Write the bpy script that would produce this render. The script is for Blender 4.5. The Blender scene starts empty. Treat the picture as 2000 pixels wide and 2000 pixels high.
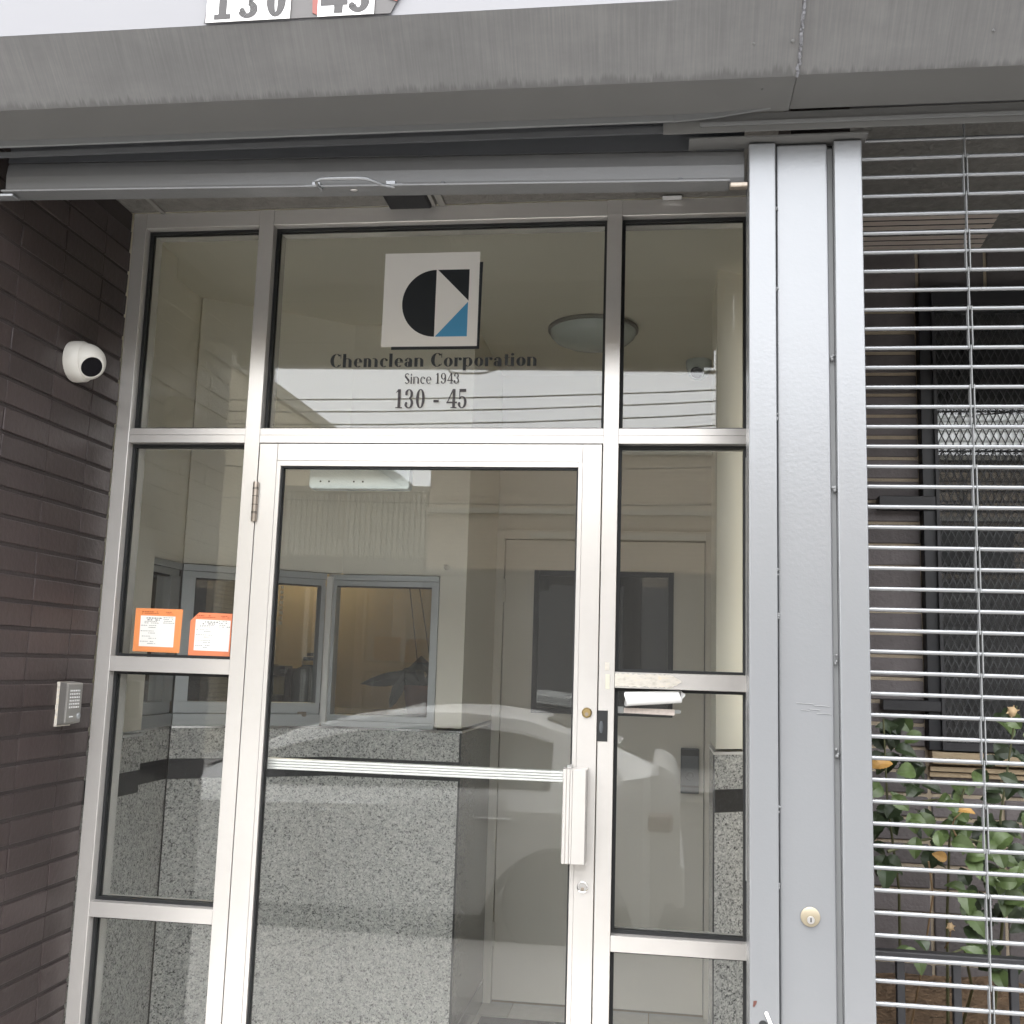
import bpy, math, random
from mathutils import Vector, Matrix
random.seed(7)
S = bpy.context.scene
C = S.collection
R = math.radians
EZ = 1.517                      # eye height above the entrance floor

# ------------------------------------------------------------------ camera, world, sun, exposure
cam_d = bpy.data.cameras.new('camera')
cam = bpy.data.objects.new('camera', cam_d); C.objects.link(cam)
_y, _p, _r = R(-7.937), R(8.2026), R(1.7907)
_f = Vector((math.sin(_y)*math.cos(_p), math.cos(_y)*math.cos(_p), math.sin(_p)))
_rt = Vector((math.cos(_y), -math.sin(_y), 0)); _up = _rt.cross(_f)
_r2 = math.cos(_r)*_rt + math.sin(_r)*_up; _u2 = -math.sin(_r)*_rt + math.cos(_r)*_up
M = Matrix((_r2, _u2, -_f)).transposed().to_4x4(); M.translation = Vector((0, -2.9, EZ))
cam.matrix_world = M
cam_d.sensor_width = 36; cam_d.lens = 36*2078.6/2000
cam_d.clip_start = 0.05; cam_d.clip_end = 500
S.camera = cam

W = bpy.data.worlds.new('World'); S.world = W; W.use_nodes = True
wn = W.node_tree; wn.nodes.clear()
sky = wn.nodes.new('ShaderNodeTexSky'); sky.sky_type = 'NISHITA'; sky.sun_disc = False
sky.sun_elevation = R(76); sky.sun_rotation = R(205); sky.dust_density = 3.0; sky.air_density = 1.0
hs = wn.nodes.new('ShaderNodeHueSaturation'); hs.inputs['Saturation'].default_value = 0.10
bg = wn.nodes.new('ShaderNodeBackground'); bg.inputs['Strength'].default_value = 0.15
wo = wn.nodes.new('ShaderNodeOutputWorld')
wn.links.new(sky.outputs[0], hs.inputs['Color']); wn.links.new(hs.outputs[0], bg.inputs[0]); wn.links.new(bg.outputs[0], wo.inputs[0])

sd = bpy.data.lights.new('sun', 'SUN'); sd.energy = 0.5; sd.angle = R(80); sd.color = (1, .97, .93)
sun = bpy.data.objects.new('sun', sd); C.objects.link(sun)
_sv = Vector((math.sin(R(205))*math.cos(R(76)), math.cos(R(205))*math.cos(R(76)), math.sin(R(76))))
sun.rotation_euler = _sv.to_track_quat('Z', 'Y').to_euler()

S.view_settings.view_transform = 'Standard'; S.view_settings.look = 'None'
S.view_settings.gamma = 1; S.view_settings.use_curve_mapping = False
S.view_settings.exposure = 2.9
S.render.engine = 'CYCLES'
S.cycles.max_bounces = 14; S.cycles.diffuse_bounces = 7; S.cycles.glossy_bounces = 6
S.cycles.transparent_max_bounces = 24
S.cycles.caustics_reflective = False
S.cycles.use_denoising = True

# ------------------------------------------------------------------ materials
def lin(r, g, b):
    f = lambda c: (c/255/12.92) if c/255 <= .04045 else ((c/255+.055)/1.055)**2.4
    return (f(r), f(g), f(b))
class NT:
    def __init__(s, name):
        s.m = bpy.data.materials.new(name); s.m.use_nodes = True; s.t = s.m.node_tree; s.t.nodes.clear()
        s.out = s.n('OutputMaterial')
    def n(s, kind, **kw):
        x = s.t.nodes.new('ShaderNode'+kind)
        for k, v in kw.items():
            if k in x.inputs: x.inputs[k].default_value = v
            else: setattr(x, k, v)
        return x
    def l(s, a, b): s.t.links.new(a, b)
    def coord(s, scale=(1, 1, 1), kind='Object'):
        tc = s.n('TexCoord'); mp = s.n('Mapping'); s.l(tc.outputs[kind], mp.inputs['Vector']); mp.inputs['Scale'].default_value = scale
        return mp.outputs[0]
    def noise(s, vec, scale, detail=3, rough=.55):
        n = s.n('TexNoise'); s.l(vec, n.inputs['Vector']); n.inputs['Scale'].default_value = scale
        n.inputs['Detail'].default_value = detail; n.inputs['Roughness'].default_value = rough
        return n.outputs[0]
    def ramp(s, fac, stops):
        r = s.n('ValToRGB'); s.l(fac, r.inputs[0]); e = r.color_ramp.elements
        while len(e) < len(stops): e.new(.5)
        for el, (p, c) in zip(e, stops):
            el.position = p; el.color = (*c, 1) if len(c) == 3 else c
        return r.outputs[0]
    def mix(s, fac, a, b, mode='MIX'):
        m = s.n('Mix', data_type='RGBA', blend_type=mode)
        for v, i in ((fac, 0), (a, 6), (b, 7)):
            if hasattr(v, 'is_output'): s.l(v, m.inputs[i])
            else: m.inputs[i].default_value = v if i == 0 else ((*v, 1) if len(v) == 3 else v)
        return m.outputs[2]
    def math(s, op, a, b=0.0):
        m = s.n('Math', operation=op)
        for i, v in enumerate((a, b)):
            if hasattr(v, 'is_output'): s.l(v, m.inputs[i])
            else: m.inputs[i].default_value = v
        return m.outputs[0]
    def bsdf(s, col, rough=.5, metal=0, bump=None, **kw):
        b = s.n('BsdfPrincipled')
        if hasattr(col, 'is_output'): s.l(col, b.inputs['Base Color'])
        else: b.inputs['Base Color'].default_value = (*col, 1)
        if hasattr(rough, 'is_output'): s.l(rough, b.inputs['Roughness'])
        else: b.inputs['Roughness'].default_value = rough
        b.inputs['Metallic'].default_value = metal
        for k, v in kw.items(): b.inputs[k].default_value = v
        if bump:
            bp = s.n('Bump'); s.l(bump[0], bp.inputs['Height']); bp.inputs['Strength'].default_value = bump[1]; bp.inputs['Distance'].default_value = bump[2]
            s.l(bp.outputs[0], b.inputs['Normal'])
        s.l(b.outputs[0], s.out.inputs[0]); return b

def plain(name, col, rough=.5, metal=0, var=.12, vs=6, bs=0, bd=.001, objvar=0, **kw):
    """base colour with slow noise variation, optional fine bump and per-object variation"""
    t = NT(name); v = t.coord()
    n = t.noise(v, vs, 4)
    c = t.mix(n, tuple(x*(1-var) for x in col), tuple(min(1, x*(1+var)) for x in col))
    if objvar:
        oi = t.n('ObjectInfo'); k = t.math('MULTIPLY_ADD', oi.outputs['Random'], 2*objvar); k.node.inputs[2].default_value = 1-objvar
        hv = t.n('HueSaturation'); t.l(k, hv.inputs['Value']); t.l(c, hv.inputs['Color']); c = hv.outputs[0]
    bump = (t.noise(v, bs, 3), 1.0, bd) if bs else None
    t.bsdf(c, rough, metal, bump, **kw)
    return t.m
Mt = {}
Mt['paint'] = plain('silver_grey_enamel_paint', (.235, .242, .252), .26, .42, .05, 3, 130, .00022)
Mt['paint_dull'] = plain('grey_enamel_paint_dull', (.17, .175, .178), .5, 0, .08, 5, 90, .0004)  # duller, darker tone of the grey enamel
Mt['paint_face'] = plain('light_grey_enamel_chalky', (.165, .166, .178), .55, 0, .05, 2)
Mt['paint_soffit'] = plain('shaded_enamel_underside', (.125, .125, .122), .6, 0, .12, 4)  # same enamel, darkened to put the hood's underside shade into the colour
Mt['paint_under'] = plain('deep_shaded_enamel', (.075, .078, .084), .5, 0, .1, 6)  # enamel coloured darker still for the shade inside the hood
Mt['paint_bar'] = plain('shaded_grey_enamel', (.128, .130, .133), .3, 0, .05, 4, 100, .0004)  # shutter bar enamel, its colour lowered to carry the hood's shade
Mt['alu'] = None
def _alu():
    t = NT('anodised_aluminium'); v = t.coord((400, 400, 6)); n = t.noise(v, 1, 2)
    v2 = t.coord(); n2 = t.noise(v2, 4, 4)
    c = t.mix(t.math('ADD', t.math('MULTIPLY', n2, .7), t.math('MULTIPLY', t.noise(v2, 45, 4, .7), .35)), (.64, .615, .585), (.76, .735, .705))
    t.bsdf(c, .27, .5, (n, .15, .0003)); return t.m
Mt['alu'] = _alu()
Mt['alu_white'] = plain('bright_aluminium', (.82, .81, .79), .35, .25, .04, 8)
Mt['alu_dull'] = plain('grey_aluminium', (.46, .48, .49), .4, .5, .06, 5)
Mt['steel'] = plain('brushed_steel', (.55, .54, .53), .36, .85, .08, 30)
Mt['steel_dark'] = plain('dull_intercom_steel', (.40, .39, .37), .4, .6, .06, 40)
Mt['worn_steel'] = plain('tarnished_hinge_steel', (.36, .31, .26), .4, .8, .35, 60)
Mt['chrome'] = plain('polished_chrome', (.75, .75, .75), .12, 1, .02)
Mt['brass'] = plain('brass', (.42, .31, .14), .35, .85, .15, 80)
Mt['ivory'] = plain('ivory_metal', (.27, .235, .17), .35, .3, .06, 60)
Mt['black'] = plain('black_rubber', (.012, .013, .014), .55, 0, .1)
Mt['dark'] = plain('dark_void', (.02, .02, .022), .7)
Mt['white'] = plain('white_plastic', (.68, .66, .61), .38, 0, .05, 20)
Mt['lens'] = plain('black_lens', (.01, .01, .012), .08)
Mt['paper'] = plain('white_paper', (.86, .86, .85), .7, 0, .03, 20)
Mt['strip'] = plain('printed_label_strip', (.60, .53, .48), .6, 0, .3, 90)
Mt['tape'] = plain('clear_tape', (.30, .31, .30), .25)
def _res():
    t = NT('old_tape_residue'); n = t.noise(t.coord((1, 1, 2.6)), 42, 5, .65)
    t.bsdf(t.ramp(n, [(.32, (.46, .43, .37)), (.46, (.60, .565, .50)), (.55, (.64, .605, .545)), (.66, (.70, .615, .47))]), .6, 0, (n, .8, .001)); return t.m
Mt['residue'] = _res()
Mt['residue_b'] = plain('yellowed_tape', (.62, .60, .50), .5, 0, .06, 30)
Mt['cream'] = plain('cream_wall_paint', (.84, .80, .70), .6, 0, .03, 2, 140, .0006)
Mt['ceil'] = plain('cream_ceiling_paint', (.72, .685, .59), .7, 0, .03, 2, 140, .0006)
Mt['tan'] = plain('tan_door_paint', (.75, .71, .635), .45, 0, .05, 2.5, 60, .0003)
Mt['office'] = plain('office_wall_paint', (.36, .32, .235), .8, 0, .06, 2)
Mt['stucco'] = plain('grey_stucco', (.20, .19, .175), .9, 0, .35, 30, 70, .006)
Mt['stucco_dark'] = plain('dark_grey_stucco', (.20, .198, .188), .9, 0, .3, 40, 60, .008)
Mt['trimgrey'] = plain('soffit_trim_paint', (.27, .26, .24), .7, 0, .1, 20)
Mt['mortar_dark'] = plain('dark_painted_mortar', (.043, .034, .033), .75, 0, .2, 40, 150, .002)
Mt['conc'] = plain('pavement_concrete', (.30, .29, .275), .85, 0, .2, 2.5, 120, .002)
Mt['asphalt'] = plain('asphalt', (.055, .055, .056), .9, 0, .3, 9, 160, .004)
Mt['rust'] = plain('rust_spot', (.085, .030, .022), .8, 0, .3, 300)
Mt['red'] = plain('faded_red_sticker', (.17, .028, .018), .5, 0, .15, 60)
Mt['stick_grey'] = plain('grey_sticker_backing', (.055, .051, .051), .5, 0, .1, 40)
Mt['plate_white'] = plain('white_plate', (.84, .84, .84), .45, 0, .02, 30)
Mt['plate_ink'] = plain('faded_black_numeral', (.026, .024, .025), .6, 0, .25, 60)
Mt['ink'] = plain('black_vinyl_lettering', (.014, .017, .020), .5)
Mt['ink_grey'] = plain('grey_vinyl_lettering', (.075, .066, .068), .6)
Mt['blue'] = plain('blue_vinyl', (.07, .29, .50), .5)
Mt['logo_white'] = plain('white_vinyl', (.78, .76, .72), .5, 0, .02)
Mt['orange'] = plain('orange_card', (.86, .31, .11), .5, 0, .04, 20)
Mt['orange_b'] = plain('red_orange_card', (.84, .26, .12), .5, 0, .04, 20)
Mt['card_white'] = plain('white_card_paper', (.88, .87, .82), .6)
Mt['card_ink'] = plain('printed_small_text', (.22, .21, .2), .6)
Mt['card_ink_r'] = plain('printed_header_text', (.45, .09, .03), .6)
Mt['iron'] = plain('black_iron', (.024, .024, .027), .45, 0, .2, 40, 80, .0006)
Mt['win_black'] = plain('black_window_frame', (.012, .013, .016), .4)
Mt['sand'] = plain('sandstone', (.40, .315, .205), .85, 0, .18, 16, 110, .002)
Mt['mortar'] = plain('sandy_mortar', (.40, .335, .25), .9, 0, .2, 30, 180, .003)
Mt['brick_bay'] = plain('dark_split_brick', (.135, .122, .122), .8, 0, .3, 14, 90, .003, .28)
Mt['brick'] = plain('dark_brown_painted_brick', (.045, .033, .032), .42, 0, .14, 9, 60, .0014, .17)
Mt['vent'] = plain('vent_slat_paint', (.62, .55, .50), .7, 0, .08, 40)
Mt['soil'] = plain('dry_soil', (.21, .14, .085), .95, 0, .5, 18, 45, .02)
Mt['bark'] = plain('rose_stem', (.10, .105, .05), .7, 0, .3, 40)
Mt['bark_dry'] = plain('dry_rose_stem', (.24, .16, .085), .8, 0, .3, 40)
Mt['leaf_d'] = plain('dark_green_leaf', (.030, .046, .020), .42, 0, .25, 60, 0, 0, .25)
Mt['leaf_m'] = plain('mid_green_leaf', (.078, .115, .040), .42, 0, .25, 60, 0, 0, .25)
Mt['leaf_l'] = plain('young_green_leaf', (.18, .25, .075), .4, 0, .2, 60, 0, 0, .15)
Mt['leaf_y'] = plain('yellowed_leaf', (.42, .24, .07), .55, 0, .25, 60, 0, 0, .2)
Mt['petal'] = plain('withered_petal', (.46, .33, .19), .7, 0, .3, 60)
Mt['leaf_pot'] = plain('dark_houseplant_leaf', (.012, .019, .014), .85)
Mt['pot'] = plain('red_brown_pot', (.12, .045, .030), .6)
Mt['water'] = plain('smoky_bottle_plastic', (.09, .10, .10), .2)
Mt['gold'] = plain('gold_band', (.50, .36, .14), .4, .5)
Mt['box'] = plain('dark_organiser_wood', (.022, .020, .018), .6)
Mt['note'] = plain('kraft_card', (.30, .23, .11), .7)
Mt['dome'] = plain('frosted_glass_dome', (.52, .56, .54), .25, 0, .03)
Mt['return_stone'] = plain('grey_polished_stone', (.17, .17, .165), .22, 0, .25, 70)
Mt['tile_l'] = plain('grey_floor_tile', (.52, .50, .46), .5, 0, .15, 20, 0, 0, .1)
Mt['tile_d'] = plain('charcoal_floor_mat', (.05, .05, .055), .8, 0, .2, 60)
Mt['lock'] = plain('slate_lock_case', (.10, .11, .12), .4, .4, .1, 40)
Mt['car'] = plain('silver_car_paint', (.60, .60, .59), .25, 0, .02)
Mt['car_glass'] = plain('tinted_car_glass', (.03, .035, .035), .05)
Mt['tyre'] = plain('tyre_rubber', (.02, .02, .02), .8)
Mt['tail'] = plain('red_tail_lamp', (.12, .06, .05), .2)
Mt['siding'] = plain('beige_metal_siding', (.40, .385, .33), .5, 0, .1, 2)
Mt['cream_trim'] = plain('concrete_coping', (.38, .36, .31), .8, 0, .12, 6)
Mt['shopfront'] = plain('dark_shop_front', (.13, .125, .12), .6, 0, .15, 2)
Mt['shade'] = plain('warm_lamp_shade', (.7, .5, .2), .6)
Mt['facade'] = plain('painted_facade', (.42, .41, .40), .6, 0, .08, 2)

def glass():
    t = NT('clear_pane_glass'); g = t.n('NewGeometry'); fr = t.n('Fresnel')
    ior = t.math('MULTIPLY_ADD', g.outputs['Backfacing'], 1/1.62-1.62); ior.node.inputs[2].default_value = 1.62
    t.l(ior, fr.inputs['IOR'])
    tr = t.n('BsdfTransparent'); tr.inputs[0].default_value = (.965, .975, .97, 1)
    gl = t.n('BsdfGlossy'); gl.inputs['Roughness'].default_value = 0.0
    ms = t.n('MixShader'); t.l(fr.outputs[0], ms.inputs[0]); t.l(tr.outputs[0], ms.inputs[1]); t.l(gl.outputs[0], ms.inputs[2])
    df = t.n('BsdfDiffuse'); df.inputs[0].default_value = (.72, .68, .62, 1)          # dust film mixed in as a pale haze over the glass
    du = t.math('MULTIPLY_ADD', t.noise(t.coord((1, 1, .5)), 3.5, 4), .010); du.node.inputs[2].default_value = .002
    m2 = t.n('MixShader'); t.l(du, m2.inputs[0]); t.l(ms.outputs[0], m2.inputs[1]); t.l(df.outputs[0], m2.inputs[2])
    t.l(m2.outputs[0], t.out.inputs[0]); return t.m
Mt['glass'] = glass()

def granite(name, dark=False):
    t = NT(name); v = t.coord()
    vo = t.n('TexVoronoi'); t.l(v, vo.inputs['Vector']); vo.inputs['Scale'].default_value = 215
    sx = t.n('SeparateColor'); t.l(vo.outputs['Color'], sx.inputs[0])
    n = t.noise(v, 60, 3)
    v2 = t.n('TexVoronoi'); t.l(v, v2.inputs['Vector']); v2.inputs['Scale'].default_value = 95; s2 = t.n('SeparateColor'); t.l(v2.outputs['Color'], s2.inputs[0])
    f = t.math('ADD', t.math('ADD', t.math('MULTIPLY', sx.outputs[0], .56), t.math('MULTIPLY', s2.outputs[1], .24)), t.math('MULTIPLY', n, .30))
    if dark: c = t.ramp(f, [(0, (.008, .009, .011)), (.8, (.014, .016, .019)), (.93, (.05, .055, .06))])
    else: c = t.ramp(f, [(.18, (.08, .08, .08)), (.32, (.29, .29, .28)), (.46, (.47, .47, .455)), (.64, (.57, .565, .54)), (.86, (.76, .75, .72))])
    t.bsdf(c, .28 if dark else .26); return t.m
Mt['granite'] = granite('speckled_grey_granite'); Mt['granite_b'] = granite('black_granite', True)

def hood_face():
    """enamel with dark run-off streaks that start at the lower fold of the sloped face"""
    t = NT('grey_enamel_with_run_off'); v = t.coord()
    sp = t.n('SeparateXYZ'); t.l(v, sp.inputs[0])
    st = t.noise(t.coord((95, 3, 3)), 1, 3, .7); big = t.noise(t.coord((3, 1, 1)), 1, 2)
    h = t.math('MULTIPLY', t.math('SUBTRACT', sp.outputs[2], .003), 1/.040)          # 0 at the fold, grows upwards
    m = t.math('SUBTRACT', t.math('MULTIPLY', st, t.math('ADD', .75, t.math('MULTIPLY', big, .7))), t.math('MULTIPLY', h, 1.15))
    mk = t.ramp(m, [(.32, (0, 0, 0)), (.56, (1, 1, 1))])
    fs = t.math('ADD', t.math('MULTIPLY', t.noise(t.coord((230, 6, 6)), 1, 4, .7), .75), t.math('MULTIPLY', t.noise(t.coord((4, 9, 9)), 1, 5, .65), .75)); fs = t.math('SUBTRACT', fs, .2)
    base = t.ramp(fs, [(.30, (.108, .108, .109)), (.52, (.128, .127, .128)), (.75, (.156, .155, .154))])
    c = t.mix(t.math('MULTIPLY', mk, .62), base, (.062, .062, .062))
    t.bsdf(c, .5, 0, (t.noise(v, 50, 3), .5, .0006)); return t.m
Mt['hood'] = hood_face()

def brick_tex(name, c1, c2, mort, kx, kz, axis='X'):
    t = NT(name); tc = t.n('TexCoord'); sp = t.n('SeparateXYZ'); t.l(tc.outputs['Object'], sp.inputs[0])
    cb = t.n('CombineXYZ'); t.l(sp.outputs[0 if axis == 'X' else 1], cb.inputs[0]); t.l(sp.outputs[2], cb.inputs[1])
    b = t.n('TexBrick'); t.l(cb.outputs[0], b.inputs['Vector'])
    b.inputs['Color1'].default_value = (*c1, 1); b.inputs['Color2'].default_value = (*c2, 1); b.inputs['Mortar'].default_value = (*mort, 1)
    b.inputs['Scale'].default_value = 1; b.inputs['Brick Width'].default_value = kx; b.inputs['Row Height'].default_value = kz; b.inputs['Mortar Size'].default_value = .008
    t.bsdf(b.outputs[0], .85); return t.m
Mt['far_brick'] = brick_tex('far_tan_brick', (.50, .415, .32), (.43, .355, .27), (.27, .225, .18), .21, .075)
Mt['far_brick_c'] = brick_tex('far_cream_brick', (.60, .54, .41), (.54, .48, .36), (.27, .24, .19), .21, .075, 'Y')

# ------------------------------------------------------------------ mesh helpers
BASE = {}
FK = 2.2/1.97                   # facade pieces are drawn on a y=-.93 plane and set out on y=-.70
SCALED = False
def FM(p):
    p = Vector(p)
    return Vector((p.x*FK, -2.9+(p.y+2.9)*FK, EZ+(p.z-EZ)*FK)) if SCALED else p
class MB:
    def __init__(s): s.v = []; s.f = []
    def quad_strip(s, loops, closed=True, caps=True):
        n = len(loops[0]); o = len(s.v)
        for lp in loops: s.v += [tuple(p) for p in lp]
        m = n if closed else n-1
        for i in range(len(loops)-1):
            for j in range(m):
                a, b = o+i*n+j, o+i*n+(j+1) % n
                s.f.append((a, b, b+n, a+n))
        if caps:
            s.f.append(tuple(range(o+n-1, o-1, -1))); k = o+(len(loops)-1)*n; s.f.append(tuple(range(k, k+n)))
        return s
    def box(s, x0, x1, y0, y1, z0, z1):
        return s.quad_strip([[(x0, y0, z0), (x1, y0, z0), (x1, y1, z0), (x0, y1, z0)], [(x0, y0, z1), (x1, y0, z1), (x1, y1, z1), (x0, y1, z1)]])
    def prism(s, pts, z0, z1):                      # plan polygon (ccw) raised from z0 to z1
        return s.quad_strip([[(x, y, z0) for x, y in pts], [(x, y, z1) for x, y in pts]])
    def ext_x(s, prof, x0, x1):                     # (y,z) profile swept along X
        return s.quad_strip([[(x0, y, z) for y, z in prof], [(x1, y, z) for y, z in prof]])
    def ext_y(s, prof, y0, y1):                     # (x,z) outline swept along Y
        return s.quad_strip([[(x, y1, z) for x, z in prof], [(x, y0, z) for x, z in prof]])
    def tube(s, pts, r, n=8, r2=None):
        pts = [Vector(p) for p in pts]; loops = []; ref = None
        for i, p in enumerate(pts):
            d = (pts[min(i+1, len(pts)-1)]-pts[max(i-1, 0)]).normalized()
            if ref is None or abs(ref.dot(d)) > .95: ref = Vector((0, 0, 1)) if abs(d.z) < .9 else Vector((1, 0, 0))
            a = d.cross(ref).normalized(); b = d.cross(a).normalized()
            rr = r if r2 is None else r+(r2-r)*i/(len(pts)-1)
            loops.append([p+rr*(math.cos(2*math.pi*k/n)*a-math.sin(2*math.pi*k/n)*b) for k in range(n)])
        return s.quad_strip(loops)
    def lathe(s, prof, c, axis='Y', n=24):          # prof: (radius, distance along axis)
        c = Vector(c); ax = {'X': Vector((1, 0, 0)), 'Y': Vector((0, 1, 0)), 'Z': Vector((0, 0, 1))}[axis] if isinstance(axis, str) else Vector(axis).normalized()
        a = ax.orthogonal().normalized(); b = ax.cross(a)
        return s.quad_strip([[c+ax*h+max(r, 1e-5)*(math.cos(2*math.pi*k/n)*a+math.sin(2*math.pi*k/n)*b) for k in range(n)] for r, h in prof])
    def blob(s, c, r, n=8, sq=(1, 1, 1)):
        c = Vector(c); L = []
        for i in range(1, 6):
            t = math.pi*i/6
            L.append([c+Vector((r*sq[0]*math.sin(t)*math.cos(2*math.pi*k/n), r*sq[1]*math.sin(t)*math.sin(2*math.pi*k/n), -r*sq[2]*math.cos(t))) for k in range(n)])
        return s.quad_strip(L)
    def poly(s, pts): 
        o = len(s.v); s.v += [tuple(p) for p in pts]; s.f.append(tuple(range(o, o+len(pts)))); return s

def tag(o, label=None, cat=None, group=None, kind=None):
    for k, v in (('label', label), ('category', cat), ('group', group), ('kind', kind)):
        if v: o[k] = v
    return o
def mesh_obj(name, mb, mat, parent=None, loc=None, bevel=0, smooth=False, seg=1):
    base = BASE[parent.name] if parent is not None else FM(loc or (0, 0, 0))
    me = bpy.data.meshes.new(name)
    me.from_pydata([tuple(FM(p)-base) for p in mb.v], [], mb.f); me.update()
    me.materials.append(Mt[mat])
    if smooth:
        me.polygons.foreach_set('use_smooth', [True]*len(me.polygons)); me.set_sharp_from_angle(angle=R(38))
    o = bpy.data.objects.new(name, me); C.objects.link(o)
    if parent is not None: o.parent = parent
    else: o.location = base
    BASE[o.name] = base.copy()
    if bevel:
        b = o.modifiers.new('edge', 'BEVEL'); b.width = bevel; b.segments = seg; b.limit_method = 'ANGLE'; b.angle_limit = R(40)
    return o
P = mesh_obj
def thing(name, label, cat, loc=(0, 0, 0), group=None):
    loc = FM(loc); o = bpy.data.objects.new(name, None); C.objects.link(o); o.location = loc; o.empty_display_size = .1
    BASE[o.name] = Vector(loc); return tag(o, label, cat, group)
def struct(name, mb, mat, **kw): return tag(P(name, mb, mat, **kw), kind='structure')
def copy_part(src, name, parent, off, rot=None, mat=None, scale=None):
    c = src.copy(); c.name = name; C.objects.link(c); c.parent = parent
    c.location = Vector(off)*(FK if SCALED else 1)
    if rot is not None: c.rotation_euler = rot
    if scale: c.scale = scale
    return c
box = lambda *a: MB().box(*a)

# ------------------------------------------------------------------ ground and street
struct('pavement', box(-14, 14, -3.12, .02, -.25, -.005), 'conc')
struct('kerb', box(-14, 14, -3.28, -3.124, -.25, -.006), 'conc', bevel=.015)
struct('road', box(-40, 40, -11.6, -3.284, -.3, -.14), 'asphalt')
struct('far_pavement', box(-40, 40, -15.2, -11.604, -.3, 0), 'conc')
struct('ground', box(-90, 90, -90, 60, -.6, -.31), 'asphalt')

# ------------------------------------------------------------------ brick side wall of the recess (stack bond)
XL = -1.598
bw = thing('brick_wall', 'dark brown painted stack bond brick wall at the side of the entrance recess', 'brick wall', (XL, 0, 0))
P('mortar', box(XL-.5, XL-.005, -.70, .0, 0, 2.846), 'mortar_dark', bw)
pb = .0678; ref = 1.915
zc = ref-math.floor((ref-.40)/pb)*pb
ys = [0, -.146]
while ys[-1] > -.68: ys.append(ys[-1]-.1945)
brick_protos = {}
z = zc
while z+pb-.009 < 2.846:
    for i in range(len(ys)-1):
        y1, y0 = ys[i]-(.0013 if i else .001), max(ys[i+1]+.0013, -.70)
        j = random.uniform(-.0016, .0016)
        key = (i, random.randrange(3))
        if key not in brick_protos:
            m = MB(); a = random.uniform(-.0012, .0012); t = random.uniform(-.0012, .0012)
            m.quad_strip([[(XL-.03, y0, z+.0005), (XL+a, y0, z+.0005), (XL+t, y1, z+.0005), (XL-.03, y1, z+.0005)], [(XL-.03, y0, z+pb-.0085), (XL+a*.4, y0, z+pb-.0095), (XL-t*.5, y1, z+pb-.0095), (XL-.03, y1, z+pb-.0095)]])
            o = P('brick', m, 'brick', bw, bevel=.0026, seg=2); brick_protos[key] = (o, z)
        else:
            o0, z0 = brick_protos[key]; copy_part(o0, 'brick', bw, (j, 0, z-z0))
    z += pb

# ------------------------------------------------------------------ recess soffit
struct('recess_ceiling', box(XL-.05, .30, -.555, .0, 2.849, 2.95), 'stucco')
for a, b in ((-1.507, -1.494), (-.648, -.628)):
    tag(P('soffit_batten', box(a, b, -.55, -.004, 2.841, 2.8485), 'trimgrey'), 'thin %s batten strip across the stucco recess soffit' % ('left hand' if a < -1 else 'short middle'), 'batten')
fx = thing('ceiling_lamp', 'dark recessed square light fitting in the soffit above the door, unlit', 'ceiling lamp', (-.73, -.06, 2.849))
P('housing', box(-.79, -.665, -.19, -.02, 2.826, 2.848), 'dark', fx, bevel=.004)
P('bracket', box(-.663, -.652, -.18, -.02, 2.832, 2.8485), 'trimgrey', fx)
tag(P('paint_flake', MB().box(.0, .055, -.03, -.006, 2.838, 2.842), 'plate_white', bevel=.002), 'curled white flake of paint on the soffit edge over the right sidelight', 'paint flake')

# ------------------------------------------------------------------ shutter hood
SCALED = True
def hood_prof(e=0):
    return [(-.97, 2.573-e), (-1.088-e*.4, 2.573-e), (-1.179-e, 2.664-e*.4), (-1.179-e, 3.12), (-.972, 3.12), (-.972, 3.116), (-1.175, 3.116), (-1.175, 2.666), (-1.086, 2.577), (-.97, 2.577)]
hd = thing('shutter_hood', 'grey painted metal box hood for roll down shutters above the entrance', 'shutter hood', (-.3, -.97, 2.57))
def hood_section(x0, x1, e):
    pr = hood_prof(e)
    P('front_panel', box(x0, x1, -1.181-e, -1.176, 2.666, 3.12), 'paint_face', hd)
    m = MB(); L = 40
    cs = [(-1.181-e, 2.6665-e*.4), (-1.088-e*.4, 2.573-e), (-1.085, 2.576), (-1.176, 2.6675)]
    P('sloped_panel', MB().ext_x(cs, x0, x1), 'hood', hd)
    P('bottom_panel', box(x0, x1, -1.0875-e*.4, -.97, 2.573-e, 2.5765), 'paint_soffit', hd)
hood_section(-2.6, .234, .003); hood_section(.2355, 2.6, 0)
m = MB()
random.seed(3)
for k in range(34):
    t = k/33; m.blob((.236+random.uniform(-.002, .002), -1.090-.0925*t, 2.572+.0935*t), random.uniform(.0022, .0045), 6, (.8, 1, 1.6))
P('weld_seam', m, 'paint_face', hd, smooth=True)
for q, rr_ in (((.156, -1.128, 2.6125), .004), ((.223, -1.131, 2.6115), .0038), ((.556, -1.13, 2.614), .003), ((.178, -1.05, 2.5705), .003)): P('rivet', MB().blob(q, rr_, 8), 'paint_soffit', hd, smooth=True)

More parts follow.
